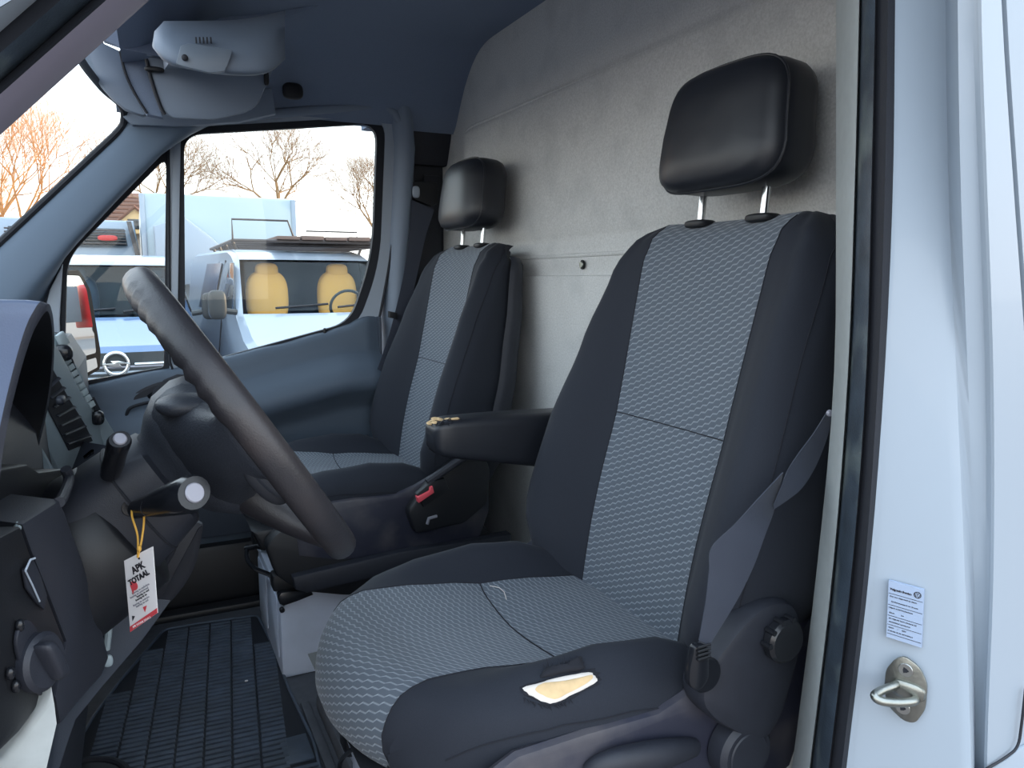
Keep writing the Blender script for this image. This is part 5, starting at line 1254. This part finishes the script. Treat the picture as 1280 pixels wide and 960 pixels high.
# house with gable
hs = thing('house', 'house with brown tiled roof and cream gable beyond the trucks', 'house', (0, 31, 0))
box('wall', (-1.0, 31, 0), (2.2, 38, 3.6), 'brick', hs, bev=0)
prism('roof', [(-1.3, 30.6, 3.55), (-1.3, 34.5, 5.0), (-1.3, 38.4, 3.55)], (3.6, 0, 0), 'roof', hs, bev=.03)
for i in range(7): tube('roof_course', [(-1.3, 30.55 + .5 * i, 3.62 + .185 * i), (2.3, 30.55 + .5 * i, 3.62 + .185 * i)], .04, 'roof', hs, k=5)
prism('gable', [(-.9, 30.4, 3.2), (1.0, 30.4, 3.2), (.1, 30.4, 4.05)], (0, 1.2, 0), 'cream', hs, bev=.02)
tube('gable_edge', [(-1.0, 30.35, 3.15), (.1, 30.35, 4.12), (1.1, 30.35, 3.15)], .07, 'roof', hs, k=6)
prism('gable_window', [(-.15, 30.37, 3.35), (.35, 30.37, 3.35), (.35, 30.37, 3.7), (-.15, 30.37, 3.7)], (0, .04, 0), 'dglass', hs, bev=.01)

# trees ---------------------------------------------------------------------------
def tree(label, base, height, seed, m_, spread=.55, levels=6, trunk=3.0, r0=.08, fan=4, first=.75):
    t = thing('bare_tree', label, 'tree', base, 'bare winter trees'); rnd = random.Random(seed)
    bt1, bt2, bt3 = bmesh.new(), bmesh.new(), bmesh.new()
    def grow(p, d_, ln, r_, lv):
        q = p; pts = [p]; dd = d_
        for i in range(3):
            dd = (dd + V(rnd.uniform(-1, 1), rnd.uniform(-1, 1), rnd.uniform(-.4, .9)) * .13).normalized(); q = q + dd * (ln / 3); pts.append(q)
        bmx = bt1 if lv == 0 else bt2 if lv < 3 else bt3
        tube_bm(pts, [r_, r_ * .9, r_ * .78, r_ * .66], 7 if lv < 2 else 4 if lv < 4 else 3, bmx)
        if lv >= levels: return
        n_ = fan if lv < 2 else 3
        for i in range(n_):
            ax = dd.orthogonal().normalized(); ax = Matrix.Rotation(2 * math.pi * (i + rnd.random()) / n_, 3, dd) @ ax
            nd = (dd * (1 - spread * .5) + ax * spread * rnd.uniform(.6, 1.2) + V(0, 0, .12)).normalized()
            grow(pts[-1], nd, (first if lv == 0 else ln * rnd.uniform(.66, .84)), r_ * rnd.uniform(.5, .62), lv + 1)
        if 0 < lv < levels - 1:
            ax = dd.orthogonal().normalized(); ax = Matrix.Rotation(rnd.uniform(0, 6.28), 3, dd) @ ax
            grow(pts[2], (dd * .6 + ax * .7).normalized(), ln * .6, r_ * .42, lv + 2)
    grow(V(*base), V(0, 0, 1), trunk, r0, 0)
    finish(bt1, 'trunk', m_, t, smooth=False, doubles=False); finish(bt2, 'branches', m_, t, smooth=False, doubles=False)
    o = finish(bt3, 'twigs', m_, t, smooth=False, doubles=False); o['kind'] = 'stuff'
    return t
tree('bare tree with spreading crown seen over the box truck in the window', (4.05, 22.5, 0), 6.6, 3, 'bark', .62, 7, 3.5, .075, 4, .84)
tree('bare tree behind the window divider above the white truck', (.62, 22.5, 0), 6.6, 8, 'bark', .60, 7, 3.2, .075, 4, .82)
tree('faint bare tree at the rear edge of the door window', (8.0, 27, 0), 7.0, 12, 'bark', .55, 7, 3.4, .07, 4, .82)
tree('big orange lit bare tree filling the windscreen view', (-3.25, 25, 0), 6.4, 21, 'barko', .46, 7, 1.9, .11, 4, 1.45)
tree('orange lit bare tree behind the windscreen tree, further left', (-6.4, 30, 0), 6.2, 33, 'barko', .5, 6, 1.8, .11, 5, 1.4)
bm = bmesh.new(); rnd = random.Random(2)
for i in range(1200):
    p = V(rnd.uniform(-9, -3.4), rnd.uniform(16.5, 19), 0); h_ = rnd.uniform(1.2, 2.6); d_ = V(rnd.uniform(-.4, .4), rnd.uniform(-.3, .3), 0)
    tube_bm([p, p + d_ * .5 + V(0, 0, h_ * .6), p + d_ + V(0, 0, h_)], [.014, .01, .004], 3, bm)
q = finish(bm, 'hedge', 'barko', smooth=False, doubles=False); q['kind'] = 'stuff'; tag(q, 'orange lit brown bushes at the foot of the windscreen tree', 'hedge')

# ------------------------------------------------------------------ rear yard seen in the door mirror
tl = thing('lorry_trailer', 'grey lorry trailer far behind, seen in the wing mirror', 'trailer', (46, 19, 0))
box('trailer_body', (46.0, 13.0, 1.0), (48.6, 25.4, 3.2), 'trailer', tl, bev=.05)
for i in range(16): box('curtain_rib', (45.95, 13.3 + .73 * i, 1.1), (46.0, 13.38 + .73 * i, 3.1), 'boxw', tl, bev=.01)
for y in (15, 22, 23.5): cyl('wheel', (46.1, y, .5), (1, 0, 0), .5, .3, 'tyre', tl, k=24, bev=.03)
rv = thing('red_lorry', 'red lorry cab beside the grey trailer, seen in the wing mirror', 'truck', (45, 26.8, 0))
box('cab', (45.4, 25.8, .6), (47.8, 27.9, 3.3), 'redp', rv, bev=.12); box('cab_window', (45.37, 26.1, 2.0), (45.42, 27.6, 2.9), 'dglass', rv, bev=.02)
for y in (26.3, 27.5): cyl('wheel', (45.5, y, .5), (1, 0, 0), .5, .3, 'tyre', rv, k=24, bev=.03)
cn = thing('traffic_cone', 'orange traffic cone on the tarmac seen in the wing mirror', 'cone', (34, 18.4, 0))
cyl('cone_body', (34, 18.4, .03), (0, 0, 1), .18, .8, 'orange', cn, k=20, bev=.01, r2=.03); box('cone_base', (33.75, 18.15, 0), (34.25, 18.65, .04), 'orange', cn, bev=.01)
cyl('cone_band', (34, 18.4, .40), (0, 0, 1), .112, .12, 'paper', cn, k=20, bev=.002, r2=.09)
tree('bare tree behind the van, seen only in the wing mirror', (60, 40, 0), 7.5, 17, 'bark', .55, 6, 3, .16, 4, 1.8)

for o in bpy.data.objects:
    if o.get('_b') is not None: del o['_b']
print('ribs', nrib, 'objects', len(bpy.data.objects), 'polys', sum(len(m.polygons) for m in bpy.data.meshes))
